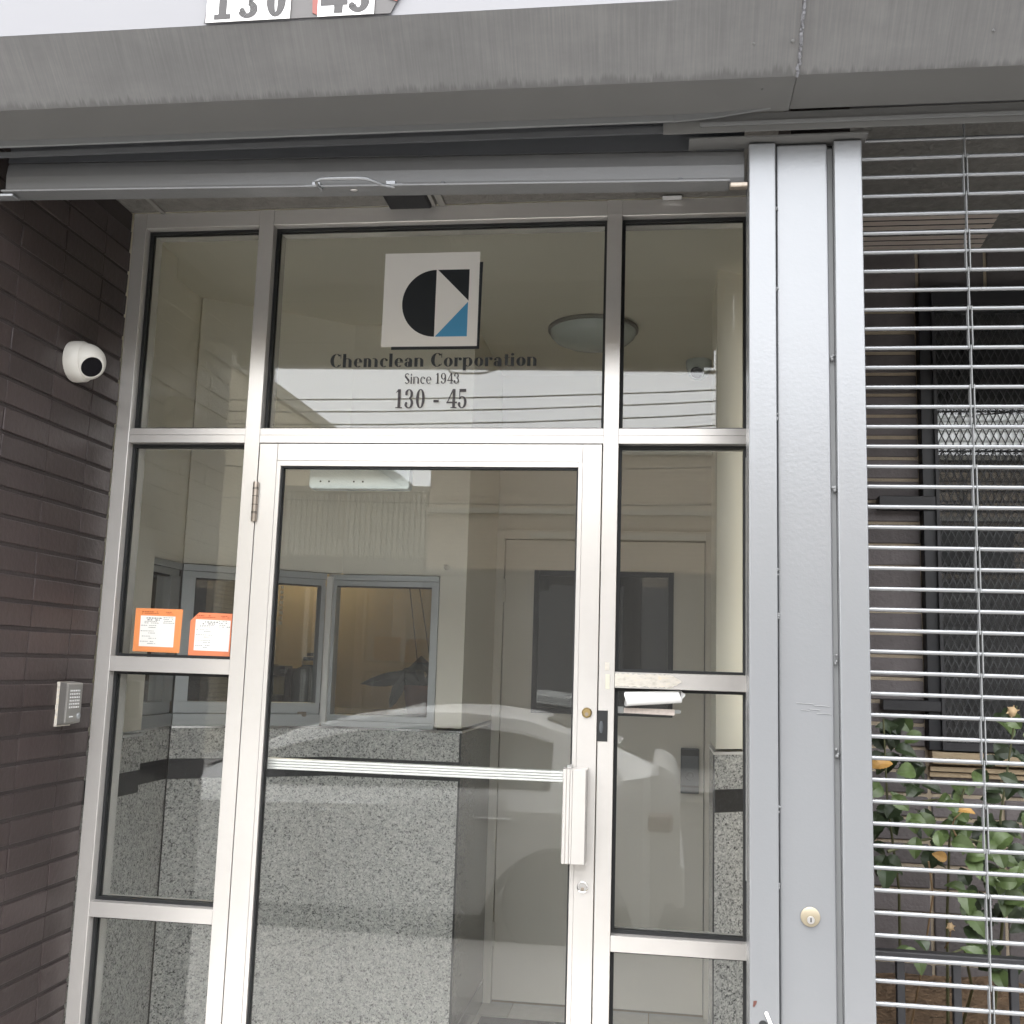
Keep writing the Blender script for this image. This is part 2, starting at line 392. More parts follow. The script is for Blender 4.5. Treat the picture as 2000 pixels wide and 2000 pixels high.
P('hood_back', box(-2.6, 2.6, -.815, -.80, 2.662, 3.12), 'paint_under', hd)
P('hood_top', box(-2.6, 2.6, -1.18, -.80, 3.121, 3.14), 'paint', hd)
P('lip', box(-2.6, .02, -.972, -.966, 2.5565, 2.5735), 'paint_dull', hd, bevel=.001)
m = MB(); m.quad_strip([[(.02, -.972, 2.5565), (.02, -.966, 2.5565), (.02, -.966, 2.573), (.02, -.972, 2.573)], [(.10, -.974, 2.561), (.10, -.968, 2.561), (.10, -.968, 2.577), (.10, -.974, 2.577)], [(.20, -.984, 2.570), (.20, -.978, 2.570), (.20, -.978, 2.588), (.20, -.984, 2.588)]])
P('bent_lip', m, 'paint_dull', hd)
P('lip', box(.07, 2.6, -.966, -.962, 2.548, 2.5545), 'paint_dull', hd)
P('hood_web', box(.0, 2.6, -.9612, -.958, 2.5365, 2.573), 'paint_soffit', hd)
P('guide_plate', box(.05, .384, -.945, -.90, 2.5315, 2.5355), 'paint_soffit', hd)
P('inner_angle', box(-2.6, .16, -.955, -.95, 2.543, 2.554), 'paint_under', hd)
SCALED = False
struct('facade', MB().box(-9, 9, -.553, -.15, 3.0, 6.4), 'facade')
struct('facade_base', MB().box(-9, -2.1, -.70, -.1, 0, 2.995), 'facade')

# ------------------------------------------------------------------ stroke-built lettering (flat vinyl)
def ring(cx, cy, rx, ry, tx, ty, a0=0, a1=360, n=26):
    o = []
    for k in range(n):
        p, q = R(a0+(a1-a0)*k/n), R(a0+(a1-a0)*(k+1)/n)
        f = lambda t, x, y: (cx+x*math.cos(t), cy+y*math.sin(t))
        o.append([f(p, rx, ry), f(q, rx, ry), f(q, rx-tx, ry-ty), f(p, rx-tx, ry-ty)])
    return o
rc = lambda x0, y0, x1, y1: [[(x0, y0), (x1, y0), (x1, y1), (x0, y1)]]
def glyph(ch, s, h):
    X = .66; sf = s*.45
    if ch == 'C': return ring(.40, .5, .40, .51, s*1.15, h, 42, 318)+rc(.66, .66, .70, .98)+rc(.66, .10, .69, .26), .78
    if ch == 'c': return ring(.27, .33, .27, .34, s, h, 45, 310)+[[(.36, .44), (.50, .44), (.50, .58), (.36, .58)]], .56
    if ch == 'e': return ring(.28, .33, .28, .34, s, h, 8, 315)+rc(.14, .31, .55, .31+h), .60
    if ch == 'o': return ring(.29, .33, .29, .34, s, h), .64
    if ch == 'h': return rc(0, 0, s, 1)+rc(-sf*.3, .97, s, 1)+ring(.30, X-.24, .28, .25, s, h, 0, 125)+rc(.58-s, 0, .58, X-.24), .68
    if ch == 'n': return rc(0, 0, s, X)+rc(-sf*.3, X-.03, s, X)+ring(.30, X-.24, .28, .25, s, h, 0, 125)+rc(.58-s, 0, .58, X-.24), .68
    if ch == 'm': return rc(0, 0, s, X)+rc(-sf*.3, X-.03, s, X)+ring(.26, X-.24, .24, .25, s, h, 0, 125)+rc(.50-s, 0, .50, X-.24)+ring(.68, X-.24, .24, .25, s, h, 0, 125)+rc(.92-s, 0, .92, X-.24), 1.02
    if ch == 'l': return rc(0, 0, s, 1)+rc(-sf*.3, .97, s, 1), s+.10
    if ch == 'i': return rc(0, 0, s, X)+rc(-sf*.3, X-.03, s, X)+ring(s/2, .86, s*.5, .10, s*.5, .10), s+.10
    if ch == 'a': return ring(.21, .19, .21, .20, s*.9, h)+rc(.50-s, 0, .50, .46)+ring(.26, .44, .24, .23, s, h, 0, 140)+ring(.10, .50, .08, .08, .08, .08), .60
    if ch == 'r': return rc(0, 0, s, X)+rc(-sf*.3, X-.03, s, X)+ring(s+.16, .55, .11, .11, .11, .11)+rc(s, X-h, s+.18, X), .50
    if ch == 'p': return rc(0, -.30, s, X)+rc(-sf*.3, X-.03, s, X)+ring(.32, .33, .29, .34, s, h, -130, 130), .68
    if ch == 't': return rc(.06, .05, .06+s, .88)+rc(0, X-h, s+.17, X)+ring(.06+s+.08, .08, .12, .09, .05, h, 180, 340), .40
    if ch == 'S': return ring(.27, .735, .25, .265, s*.9, h*1.3, 35, 250)+ring(.27, .265, .27, .265, s*.9, h*1.3, -145, 70)+[[(.06, .66), (.20, .74), (.50, .34), (.36, .22)]], .60
    if ch == '0': return ring(.27, .5, .27, .51, s, h), .64
    if ch == '1': return rc(.14, 0, .14+s, 1)+rc(.02, 0, .26+s, h)+[[(0, .80), (.14, .86), (.14, 1), (.10, .92)]], .36+s
    if ch == '3': return ring(.24, .745, .25, .255, s*.95, h, -88, 165)+ring(.24, .27, .28, .28, s*.95, h, -165, 88)+ring(.08, .75, .08, .08, .08, .08)+ring(.08, .25, .08, .08, .08, .08), .62
    if ch == '4': return rc(.36, 0, .36+s, 1)+rc(.0, .25, .48+s, .25+h*1.6)+[[(0, .25), (.07, .25), (.40, .90), (.36, 1)]]+(rc(.26, 0, .46+s, h) if s < .2 else []), .64
    if ch == '5': return rc(.07, .84, .48, 1)+rc(.07, .46, .07+h, .92)+ring(.25, .31, .28, .32, s*.95, h, -160, 140)+ring(.08, .24, .08, .08, .08, .08), .62
    if ch == '9': return ring(.26, .70, .26, .31, s, h)+rc(.52-s, .32, .52, .70)+ring(.24, .32, .28, .32, s, h, -150, 0)+ring(.09, .17, .07, .07, .07, .07), .62
    if ch == '-': return rc(.02, .30, .34, .44), .40
    return [], .30
def lettering(text, s, h, x0, x1, z0, hgt, y, track=0.0):
    """flat letter faces between x0 and x1 with the base line at z0, on the plane y"""
    polys = []; pen = 0
    for ch in text:
        g, w = glyph(ch, s, h)
        polys += [[(pen+a, b) for a, b in p] for p in g]; pen += w+track
    pen -= track; k = (x1-x0)/max(pen-.06, .1); mb = MB(); e = 0
    for p in polys:
        area = sum(p[i][0]*p[(i+1) % len(p)][1]-p[(i+1) % len(p)][0]*p[i][1] for i in range(len(p)))
        if area < 0: p = p[::-1]
        e = (e+1) % 7
        mb.poly([(x0+a*k, y-e*.00003, z0+b*hgt) for a, b in p])
    return mb
def gl(x, z, y):                                   # same sight line, moved from the y=0 plane onto plane y
    k = (2.9+y)/2.9; return x*k, EZ+(z-EZ)*k

# ------------------------------------------------------------------ street numbers on the hood
SCALED = True
py = -1.190
nb = thing('house_number_sign', 'white house number plates reading 130 and 45 on the light front of the hood', 'number sign', (-.7, py, 2.667))
P('backing_sticker', MB().ext_y([(-.839, 2.668), (-.487, 2.668), (-.452, 2.74), (-.50, 2.83), (-.82, 2.83)], py+.002, py+.0032), 'stick_grey', nb)
P('red_sticker', MB().ext_y([(-.632, 2.676), (-.618, 2.6685), (-.612, 2.70), (-.62, 2.80), (-.638, 2.80)], py+.0005, py+.0018), 'red', nb)
P('red_sticker', MB().ext_y([(-.492, 2.696), (-.476, 2.690), (-.452, 2.74), (-.50, 2.83), (-.515, 2.76)], py+.0005, py+.0018), 'red', nb)
pl = P('number_plate', box(-.834, -.674, py-.0012, py+.0004, 2.667, 2.745), 'plate_white', nb)
P('numeral', lettering('130', .23, .16, -.820, -.680, 2.6715, .062, py-.0018, .14), 'plate_ink', pl)
P('slab_base', box(-.8185, -.794, py-.002, py-.0013, 2.6715, 2.681), 'plate_ink', pl)
pl = P('number_plate', box(-.622, -.517, py-.0012, py+.0004, 2.667, 2.745), 'plate_white', nb)
P('numeral', lettering('45', .23, .16, -.617, -.524, 2.6715, .062, py-.0018, .1), 'plate_ink', pl)

# ------------------------------------------------------------------ raised entrance shutter (bottom bar)
def sag(m):                                         # the bar hangs slightly out of level, left end high
    m.v = [(p[0], p[1], p[2]+.0175*(-.05-p[0])) for p in m.v]; return m
sh = thing('roll_up_shutter', 'raised grey roll up shutter with its bottom bar hanging above the entrance door', 'shutter', (-.6, -.9, 2.457))
prof = [(-.90, 2.459), (-.894, 2.459), (-.894, 2.531), (-.90, 2.531), (-.903, 2.520), (-.905, 2.500), (-.903, 2.475)]
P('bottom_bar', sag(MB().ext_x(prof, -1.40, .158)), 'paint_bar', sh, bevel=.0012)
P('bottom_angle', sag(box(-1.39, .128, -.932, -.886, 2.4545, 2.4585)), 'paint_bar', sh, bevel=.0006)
for k in range(5):
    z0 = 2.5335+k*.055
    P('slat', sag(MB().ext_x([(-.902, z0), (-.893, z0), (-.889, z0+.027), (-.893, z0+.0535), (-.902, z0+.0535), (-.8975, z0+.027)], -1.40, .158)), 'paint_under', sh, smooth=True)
P('pull_handle', sag(MB().tube([(-.688, -.922, 2.453), (-.690, -.945, 2.453), (-.687, -.960, 2.4535), (-.675, -.9665, 2.454), (-.655, -.968, 2.454), (-.60, -.968, 2.454), (-.582, -.965, 2.454), (-.568, -.953, 2.4535), (-.556, -.938, 2.453), (-.535, -.925, 2.455)], .0036, 10)), 'paint', sh, smooth=True)
for xa, xb, xc, xd in ((-.708, -.690, -.722, -.7078), (-.553, -.533, -.5332, -.519)):
    P('handle_lug', sag(MB().box(xa, xb, -.927, -.906, 2.4587, 2.4685)), 'paint', sh, bevel=.0012)
    P('lug_tab', sag(MB().box(min(xc, xd), max(xc, xd), -.925, -.91, 2.4587, 2.4622)), 'paint', sh)
for q in (-.44, .035): P('rivet_head', sag(MB().blob((q, -.907, 2.468), .0065, 10, (1, .6, 1))), 'paint', sh, smooth=True)
m = MB(); m.blob((-.622, -.915, 2.454), .006, 10, (1.4, .8, .35)); P('screw_head', sag(m), 'steel', sh, smooth=True)
P('end_lock', box(.1285, .163, -.925, -.908, 2.443, 2.4525), 'worn_steel', sh, bevel=.002)
P('end_lock', sag(box(-1.41, -1.366, -.926, -.900, 2.447, 2.4525)), 'paint', sh, bevel=.001)

# ------------------------------------------------------------------ guide posts
def post(dx, label, detail):
    t = thing('shutter_post', label, 'post', (.27+dx, -.93, 0))
    P('guide_tube', box(.1640+dx, .2145+dx, -.930, -.862, 0, 2.5275), 'paint', t, bevel=.0035, seg=3)
    P('guide_tube', box(.3225+dx, .3745+dx, -.930, -.862, 0, 2.5275), 'paint', t, bevel=.0035, seg=3)
    P('channel_plate', box(.2165+dx, .3125+dx, -.9200, -.87, 0, 2.5275), 'paint', t, bevel=.005, seg=3)
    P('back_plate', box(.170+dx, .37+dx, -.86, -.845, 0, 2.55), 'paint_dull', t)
    m = MB(); random.seed(5)
    for z in (2.235, 1.99, 1.70, 1.62, 1.28, 1.15, .90, 2.40): 
        for k in range(3): m.blob((.2155+dx+random.uniform(-.001, .001), -.922, z+random.uniform(-.006, .006)), random.uniform(.0018, .003), 6)
    for z in (2.10, 1.86, 1.545, 1.38, .88):
        for k in range(3): m.blob((.3175+dx+random.uniform(-.002, .002), -.916, z+random.uniform(-.008, .008)), random.uniform(.002, .0038), 6)
    P('weld_bead', m, 'paint_dull', t, smooth=True)['kind'] = 'stuff'
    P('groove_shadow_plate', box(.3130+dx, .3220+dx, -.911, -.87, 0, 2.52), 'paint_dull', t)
    if detail:
        ks = P('key_switch', MB().lathe([(0, -.0035), (.0135, -.0035), (.0165, -.0015), (.0165, .002)], (.268, -.9208, 1.102), 'Y', 28), 'ivory', t, smooth=True)
        P('key_barrel', MB().lathe([(0, -.0055), (.0062, -.0055), (.0066, -.003)], (.2682, -.9213, 1.0975), 'Y', 18), 'steel', ks, smooth=True)
        P('key_slot', box(.2673, .2691, -.9277, -.9269, 1.0945, 1.1015), 'black', ks)
        m = MB(); m.poly([(.1695, -.9306, .951), (.1715, -.9306, .9495), (.1755, -.9306, .956), (.1765, -.9306, .9605), (.1735, -.9306, .9605), (.1705, -.9306, .9595)][::1])
        P('rust_chip', m, 'rust', t)
        P('bolt_hole', MB().lathe([(0, -.0008), (.0072, -.0008), (.0075, 0)], (.1868, -.9303, .922), 'Y', 18), 'black', t)
        m = MB()
        for k in range(9): m.blob((.192+.0012*k, -.9315, .941-.0028*k), .003, 6, (1, .5, 1.2))
        P('broken_weld', m, 'alu_white', t, smooth=True)
        m = MB(); random.seed(11)
        for (xa, xb, zz) in ((.247, .262, 1.4665), (.262, .278, 1.466), (.278, .305, 1.4625), (.255, .27, 1.4545), (.27, .288, 1.456), (.282, .308, 1.4495)):
            m.tube([(xa, -.9203, zz), ((xa+xb)/2, -.9205, zz+random.uniform(-.001, .001)), (xb, -.9203, zz-.001)], .0006, 5)
        P('paint_crack', m, 'paint_dull', t)
post(0, 'grey painted steel post of two square guide tubes right of the door, with key switch', True)
post(-1.812, 'matching grey steel guide post at the left edge of the entrance, almost out of view', False)
SCALED = False
rw = struct('recess_side_wall', box(.284, .412, -.60, .6, 0, 2.845), 'mortar_dark')

# ------------------------------------------------------------------ aluminium storefront
sf = thing('storefront_frame', 'silver anodised aluminium storefront framing of sidelights and transoms round the glass door', 'storefront', (-.65, 0, 0))
D0, D1 = 0.0, .112
JL0, JL1, ML0, ML1, MR0, MR1, JR0, JR1 = -1.598, -1.555, -1.1955, -1.1505, -.1550, -.1125, .237, .2835
ZT0, ZT1, ZH0, ZH1 = 2.1345, 2.1765, 2.7985, 2.846
BV = .0009
for nm, a, b in (('jamb', JL0+.001, JL1), ('mullion', ML0, ML1), ('mullion', MR0, MR1), ('jamb', JR0, JR1-.001)):
    P(nm, box(a, b, D0, D1, 0, ZH1), 'alu', sf, bevel=BV)
for a, b in ((JL1, ML0), (ML1, MR0), (MR1, JR0)):
    P('header', box(a+.0003, b-.0003, D0+.0008, D1-.001, ZH0, ZH1-.001), 'alu', sf, bevel=BV)
    zm = ZT0+.0225
    P('transom_bar', MB().box(a+.0003, b-.0003, D0+.0008, D1-.001, ZT0, zm-.0006).box(a+.0003, b-.0003, D0+.0016, D1-.001, zm+.0006, ZT1), 'alu', sf)
for a, b in ((JL1, ML0), (MR1, JR0)):
    for z0, z1 in ((1.4665, 1.509), (.7915, .8315), (.02, .12)):
        P('rail', box(a+.0003, b-.0003, D0+.0008, D1-.001, z0, z1), 'alu', sf, bevel=BV)
GY0, GY1 = .040, .046
def tilted(m, xc, zc):                             # panes sit a hair out of true in their gaskets
    m.v = [(x, y-.0053*(x-xc)+.0022*(z-zc), z) for x, y, z in m.v]; return m
def pane(x0, x1, z0, z1, g=.0085):
    p = P('glass_pane', tilted(box(x0+.002, x1-.002, GY0, GY1, z0+.002, z1-.002), (x0+x1)/2, (z0+z1)/2), 'glass', sf)
    m = MB()
    for y0, y1 in ((.0295, .0396), (.0464, .054)):
        e = .0006
        m.box(x0+e, x0+g, y0, y1, z0+e, z1-e).box(x1-g, x1-e, y0, y1, z0+e, z1-e).box(x0+g, x1-g, y0, y1, z0+e, z0+g).box(x0+g, x1-g, y0, y1, z1-g, z1-e)
    P('gasket', m, 'black', p)
for a, b in ((JL1, ML0), (MR1, JR0)):
    pane(a, b, ZT1, ZH0); pane(a, b, 1.509, ZT0); pane(a, b, .8315, 1.4665); pane(a, b, .12, .7915)
pane(ML1, MR0, ZT1, ZH0)
P('strike_plate', box(-.1565, -.1290, -.0022, .0005, 1.3245, 1.4055), 'black', sf, bevel=.0006)
m = MB(); m.blob((-.146, -.0022, 1.362), .006, 8, (.9, .2, 3)); P('latch_bolt', m, 'lock', sf, smooth=True)
P('jamb_channel', box(.2345, .2368, -.012, .06, .985, 2.10), 'alu_white', sf)

# door leaf
dr = thing('entrance_door', 'silver framed glass entrance door with push bar, lock cylinders and hinge', 'door', (-.65, 0, 0))
DX0, DX1, DZ1 = -1.1480, -.1580, 2.1315
P('stile', box(DX0, -1.094, .0, .045, .012, DZ1), 'alu', dr, bevel=BV)
P('stile', box(-.2105, DX1, .0, .045, .012, DZ1), 'alu', dr, bevel=BV)
P('top_rail', box(-1.0935, -.211, .0003, .0447, 2.0815, DZ1), 'alu', dr, bevel=BV)
P('bottom_rail', box(-1.0935, -.211, .0003, .0447, .012, .26), 'alu', dr, bevel=BV)
for bx in ((-1.0935, -1.0825, .0815+.18, 2.081), (-.2222, -.211, .2615, 2.081)):
    P('glazing_bead', box(bx[0], bx[1], .0015, .043, .2615, 2.081), 'alu', dr)
P('glazing_bead', box(-1.082, -.2227, .0015, .043, 2.067, 2.081), 'alu', dr)
P('glazing_bead', box(-1.082, -.2227, .0015, .043, .2615, .275), 'alu', dr)
gp = P('glass_pane', tilted(box(-1.081, -.2237, .018, .024, .276, 2.066), -.65, 1.3), 'glass', dr)
m = MB()
for y0, y1 in ((.010, .0176), (.0244, .032)):
    m.box(-1.0815, -1.0775, y0, y1, .2755, 2.0665).box(-.2272, -.2232, y0, y1, .2755, 2.0665).box(-1.0775, -.2272, y0, y1, 2.062, 2.0665).box(-1.0775, -.2272, y0, y1, .2755, .280)
P('gasket', m, 'black', gp)
hg = P('hinge', MB().lathe([(0, 0), (.0075, .0005), (.008, .004), (.008, .112), (.0075, .1155), (0, .116)], (-1.1495, -.0075, 1.9015), 'Z', 16), 'worn_steel', dr, smooth=True)
m = MB()
for z in (1.9255, 1.929, 1.9505, 1.975, 1.9955, 1.999): m.lathe([(.0082, 0), (.0088, .0008), (.0082, .0016)], (-1.1495, -.0075, z), 'Z', 16)
P('knuckle_joint', m, 'black', hg)
P('hinge', MB().lathe([(0, 0), (.008, .001), (.008, .115), (0, .116)], (-1.1495, -.0075, .35), 'Z', 16), 'worn_steel', dr, smooth=True)
# push bar on the inner side, behind the glass
x0, za = gl(-1.082, 1.2130, .05); x1, zb = gl(-.19, 1.2420, .05)
pr = [(.075, za), (.052, za)]
n = 4; hh = (zb-za)/n
for k in range(n): pr += [(.049, za+hh*k+.0012), (.0485, za+hh*(k+.5)), (.049, za+hh*(k+1)-.0012), (.0535, za+hh*(k+1))] if k < n-1 else [(.049, za+hh*k+.0012), (.0485, za+hh*(k+.5)), (.049, zb-.001), (.052, zb)]
pr += [(.075, zb)]
P('push_bar', MB().ext_x(pr[::-1], x0, x1), 'alu_white', dr)
# pull housing
cs = [(-.2415, .0), (-.2415, -.046), (-.2395, -.05), (-.2325, -.05), (-.2315, -.048), (-.2305, -.05), (-.223, -.05), (-.222, -.0475), (-.221, -.05), (-.2165, -.05), (-.2155, -.048), (-.2145, -.05), (-.1815, -.05), (-.1785, -.046), (-.1785, .0)]
P('pull_housing', MB().prism([(x, y) for x, y in cs], 1.0135, 1.253), 'alu', dr)
P('pull_bracket', box(-.232, -.221, -.03, -.002, 1.2535, 1.262), 'steel', dr)
cy = P('deadbolt_cylinder', MB().lathe([(0, -.0075), (.0105, -.0075), (.0135, -.005), (.0137, .001)], (-.185, 0, 1.398), 'Y', 28), 'brass', dr, smooth=True)
P('keyway', MB().lathe([(0, -.0090), (.0045, -.0090), (.005, -.0075)], (-.1852, 0, 1.3945), 'Y', 14), 'worn_steel', cy)
cy = P('lock_cylinder', MB().lathe([(0, -.0035), (.0118, -.0035), (.0142, -.0045), (.0150, .001)], (-.187, 0, .949), 'Y', 28), 'chrome', dr, smooth=True)
P('cylinder_face', MB().lathe([(0, -.0050), (.0112, -.0050), (.0116, -.0035)], (-.187, 0, .949), 'Y', 24), 'steel', cy, smooth=True)
P('keyway', MB().lathe([(0, -.0075), (.0046, -.0075), (.005, -.005)], (-.1868, 0, .9445), 'Y', 14), 'worn_steel', cy)
# door closer cover seen behind the glass
ax, az = gl(-.993, 2.0005, .07); bx, bz = gl(-.700, 2.10, .07)
r = .006; cc = [(ax+r, az), (bx-r, az), (bx, az+r), (bx, bz), (ax, bz), (ax, az+r)]
cl = P('door_closer', MB().ext_y(cc, .068, .11), 'dome', dr, bevel=.002)
m = MB()
for q in (.115, .20, .45, .54): m.lathe([(0, -.0008), (.0028, -.0008), (.003, 0)], (ax+(bx-ax)*q, .0676, az+.021), 'Y', 10)
P('screw_hole', m, 'black', cl)

# ------------------------------------------------------------------ vinyl on the transom glass
DY = .0385
lg = thing('logo_decal', 'square white logo decal with black half disc and blue triangle on the transom glass', 'logo', (-.66, DY, 2.55))
def gq(pts, y): return [(gl(x, z, y)[0], y, gl(x, z, y)[1]) for x, z in pts]
P('drop_shadow', MB().poly(gq([(-.772, 2.4085), (-.514, 2.4085), (-.511, 2.669), (-.521, 2.669), (-.521, 2.4175), (-.772, 2.4175)], DY)), 'ink', lg)
P('white_square', MB().poly(gq([(-.802, 2.4175), (-.5205, 2.4175), (-.5205, 2.7), (-.802, 2.7)], DY)), 'logo_white', lg)
cz = 2.547; rr = .1005
P('half_disc', MB().poly(gq([(-.647, cz+rr)]+[(-.647+.0985*math.cos(R(90+180*k/40)), cz+rr*math.sin(R(90+180*k/40))) for k in range(1, 40)]+[(-.647, cz-rr)], DY-.0004)), 'ink', lg)
P('black_triangle', MB().poly(gq([(-.643, cz+rr), (-.550, cz+.006), (-.550, cz+rr)], DY-.0004)), 'ink', lg)
P('blue_triangle', MB().poly(gq([(-.645, cz-rr), (-.551, cz-rr), (-.551, cz+.003)], DY-.0004)), 'blue', lg)
def glass_text(text, s, h, x0, x1, z0, z1, mat, name, label, tr=.0):
    a, b = gl(x0, z0, DY); c, d = gl(x1, z1, DY)
    tag(P(name, lettering(text, s, h, a, c, b, d-b, DY, tr), mat), label, 'lettering')
glass_text('Chemclean Corporation', .205, .035, -.951, -.346, 2.3575, 2.3975, 'ink', 'company_name', 'black lettering Chemclean Corporation under the logo on the transom glass', .045)
glass_text('Since 1943', .13, .06, -.728, -.568, 2.3075, 2.3385, 'ink_grey', 'since_line', 'small grey lettering Since 1943 under the company name', .05)
glass_text('130 - 45', .17, .055, -.752, -.543, 2.2355, 2.2915, 'ink_grey', 'street_number', 'large grey numerals 130 - 45 at the bottom of the transom glass', .06)

# ------------------------------------------------------------------ permit cards
def card(pts, wpts, mat, wl, seed, label):
    y = .0385
    P0 = gq(pts, y); loc = Vector(P0[0])
    t = thing('permit_card', label, 'card', tuple(loc), 'permit cards on the left sidelight')
    m = MB(); m.quad_strip([P0[::1], [(a, b-.0006, c) for a, b, c in P0][::1]])
    P('card', m, mat, t)
    P('printed_form', MB().poly(gq(wpts, y-.0010)), 'card_white', t)
    rnd = random.Random(seed); mi = MB(); mh = MB()
    (ax, az), (bx, bz), (cx, cz_), (dx, dz) = wpts
    W_, H_ = bx-ax, az-dz
    def row(mb, fx, fz, n, w, h, y2=y-.0013):
        xx = fx
        for k in range(n):
            ww = w*rnd.uniform(.4, 1.1)
            if rnd.random() < .85:
                q = gq([(ax+W_*xx, az-H_*(fz+h)), (ax+W_*(xx+ww), az-H_*(fz+h)), (ax+W_*(xx+ww), az-H_*fz), (ax+W_*xx, az-H_*fz)], y2); mb.poly(q)
            xx += ww+w*.35
    row(mi, .17, .06, 6, .07, .035); row(mi, .20, .12, 5, .07, .035); row(mi, .66, .045, 6, .05, .02); row(mi, .66, .10, 5, .05, .02); row(mi, .68, .16, 4, .05, .02); row(mi, .66, .22, 6, .05, .02)
    row(mi, .12, .18, 8, .05, .018); row(mi, .12, .23, 7, .05, .018)
    for f in (.31, .49, .66, .83): row(mi, .03, f, 8, .05, .018); row(mi, .25, f+.065, 8, .025, .022); 
    row(mh, .03, -.14, 7, .055, .03); row(mh, .03, -.085, 9, .05, .022); row(mh, .72, -.13, 4, .05, .025); row(mh, .75, -.08, 4, .05, .02)
    P('small_print', mi, 'card_ink', t); P('header_print', mh, 'card_ink_r', t)
card([(-1.488, 1.524), (-1.347, 1.5225), (-1.345, 1.6465), (-1.488, 1.6475)], [(-1.4715, 1.6265), (-1.3665, 1.6255), (-1.367, 1.538), (-1.471, 1.539)], 'orange', 0, 1, 'light orange permit card with square corners at the left on the sidelight glass')
card([(-1.3205, 1.517), (-1.1965, 1.5155), (-1.1965, 1.6375), (-1.296, 1.639), (-1.320, 1.6155)], [(-1.3045, 1.6195), (-1.2, 1.618), (-1.201, 1.5305), (-1.305, 1.532)], 'orange_b', 0, 2, 'deeper orange permit card with a clipped corner beside the door mullion')

# ------------------------------------------------------------------ papers on the right sidelight
m = MB(); L = []
for k in range(2):
    x = (-.083, .063)[k]; zo = (1.4375, 1.448)[k]; rz = (.0195, .0165)[k]
    L.append([(x+.004*math.sin(a*2), .018+.010*math.cos(a), zo+rz*math.sin(a)) for a in [2*math.pi*i/18 for i in range(18)]])
m.quad_strip(L[::-1]); rp = P('rolled_paper', m, 'paper', smooth=True)
tag(rp, 'white rolled sheet of paper tucked under the rail of the right sidelight', 'paper')
P('torn_corner', MB().quad_strip([[(.0635, .016, 1.436), (.0635, .017, 1.463), (.0635, .019, 1.463)], [(.076, .017, 1.4535), (.076, .018, 1.4545), (.076, .019, 1.4535)]]), 'paper', rp)
ls = thing('label_strip', 'faded printed paper strip taped on the glass below the white rolled paper', 'label', (-.02, .039, 1.407))
P('strip', MB().ext_y([(-.0885, 1.3995), (.048, 1.3975), (.048, 1.4135), (-.0875, 1.4135)], .0385, .0392), 'strip', ls)
P('tape', MB().ext_y([(-.104, 1.3985), (-.089, 1.3985), (-.0885, 1.4165), (-.104, 1.4165)], .0388, .0394), 'tape', ls)
P('tape', MB().ext_y([(.0485, 1.403), (.064, 1.403), (.064, 1.4125), (.0485, 1.4125)], .0388, .0394), 'tape', ls)
random.seed(21); up_, dn_ = [], []
for k in range(41):
    x = -.1118+k*.0044; e = 1 if k < 34 else (41-k)/7
    up_.append((x, 1.4885+.0175*e*random.uniform(.82, 1.0))); dn_.append((x, 1.4885-.0195*e*random.uniform(.80, 1.0)))
m = MB()
for k in range(40): m.quad_strip([[(dn_[k][0], -.0006, dn_[k][1]), (dn_[k+1][0], -.0006, dn_[k+1][1]), (up_[k+1][0], -.0006, up_[k+1][1]), (up_[k][0], -.0006, up_[k][1])], [(dn_[k][0], .0005, dn_[k][1]), (dn_[k+1][0], .0005, dn_[k+1][1]), (up_[k+1][0], .0005, up_[k+1][1]), (up_[k][0], .0005, up_[k][1])]][::-1])
tr_ = P('tape_residue', m, 'residue'); tag(tr_, 'crusty yellowed tape residue along the rail above the white rolled paper', 'tape residue')
tag(P('old_tape', MB().ext_y([(-.137, 1.4625), (-.1255, 1.462), (-.1255, 1.5015), (-.137, 1.502)], -.0008, -.0002), 'residue_b'), 'short vertical piece of yellowed tape on the mullion beside the residue', 'tape')
tag(P('old_tape', MB().ext_y([(-.139, 1.512), (-.127, 1.512), (-.127, 1.533), (-.139, 1.533)], -.0008, -.0002), 'residue'), 'small square of pale tape higher up on the mullion', 'tape')

# ------------------------------------------------------------------ security camera and intercom on the brick wall
sc_ = thing('security_camera', 'white dome security camera mounted on the dark brick wall', 'security camera', (XL, -.255, 2.31))
def eyeball(t, c, ax, aim, r, mat='white'):
    c = Vector(c); ax = Vector(ax).normalized(); aim = Vector(aim).normalized()
    P('camera_base', MB().lathe([(0, 0), (r*1.12, 0), (r*1.14, r*.18), (r*1.12, r*.62), (r*1.02, r*.78), (r*.9, r*.8)], c, ax, 32), mat, t, smooth=True)
    ctr = c+ax*r*.78
    prof = [(r*math.sin(R(a)), r*math.cos(R(a))) for a in range(180, 42, -9)]+[(r*.66, r*.745), (r*.60, r*.77), (r*.575, r*.765)]
    prof[0] = (1e-4, -r)
    e = P('eyeball', MB().lathe(prof, ctr, aim, 32), mat, t, smooth=True)
    P('lens_window', MB().lathe([(r*.58, r*.74), (r*.57, r*.775), (0, r*.785)], ctr, aim, 28), 'lens', e, smooth=True)
eyeball(sc_, (XL+.001, -.255, 2.305), (1, 0, 0), (.70, -.50, -.55), .050)
ic = thing('intercom', 'silver door intercom with speaker holes on the dark brick wall', 'intercom', (XL, -.13, 1.375))
P('back_box', box(XL-.002, XL+.007, -.188, -.118, 1.317, 1.436), 'residue', ic, bevel=.001)
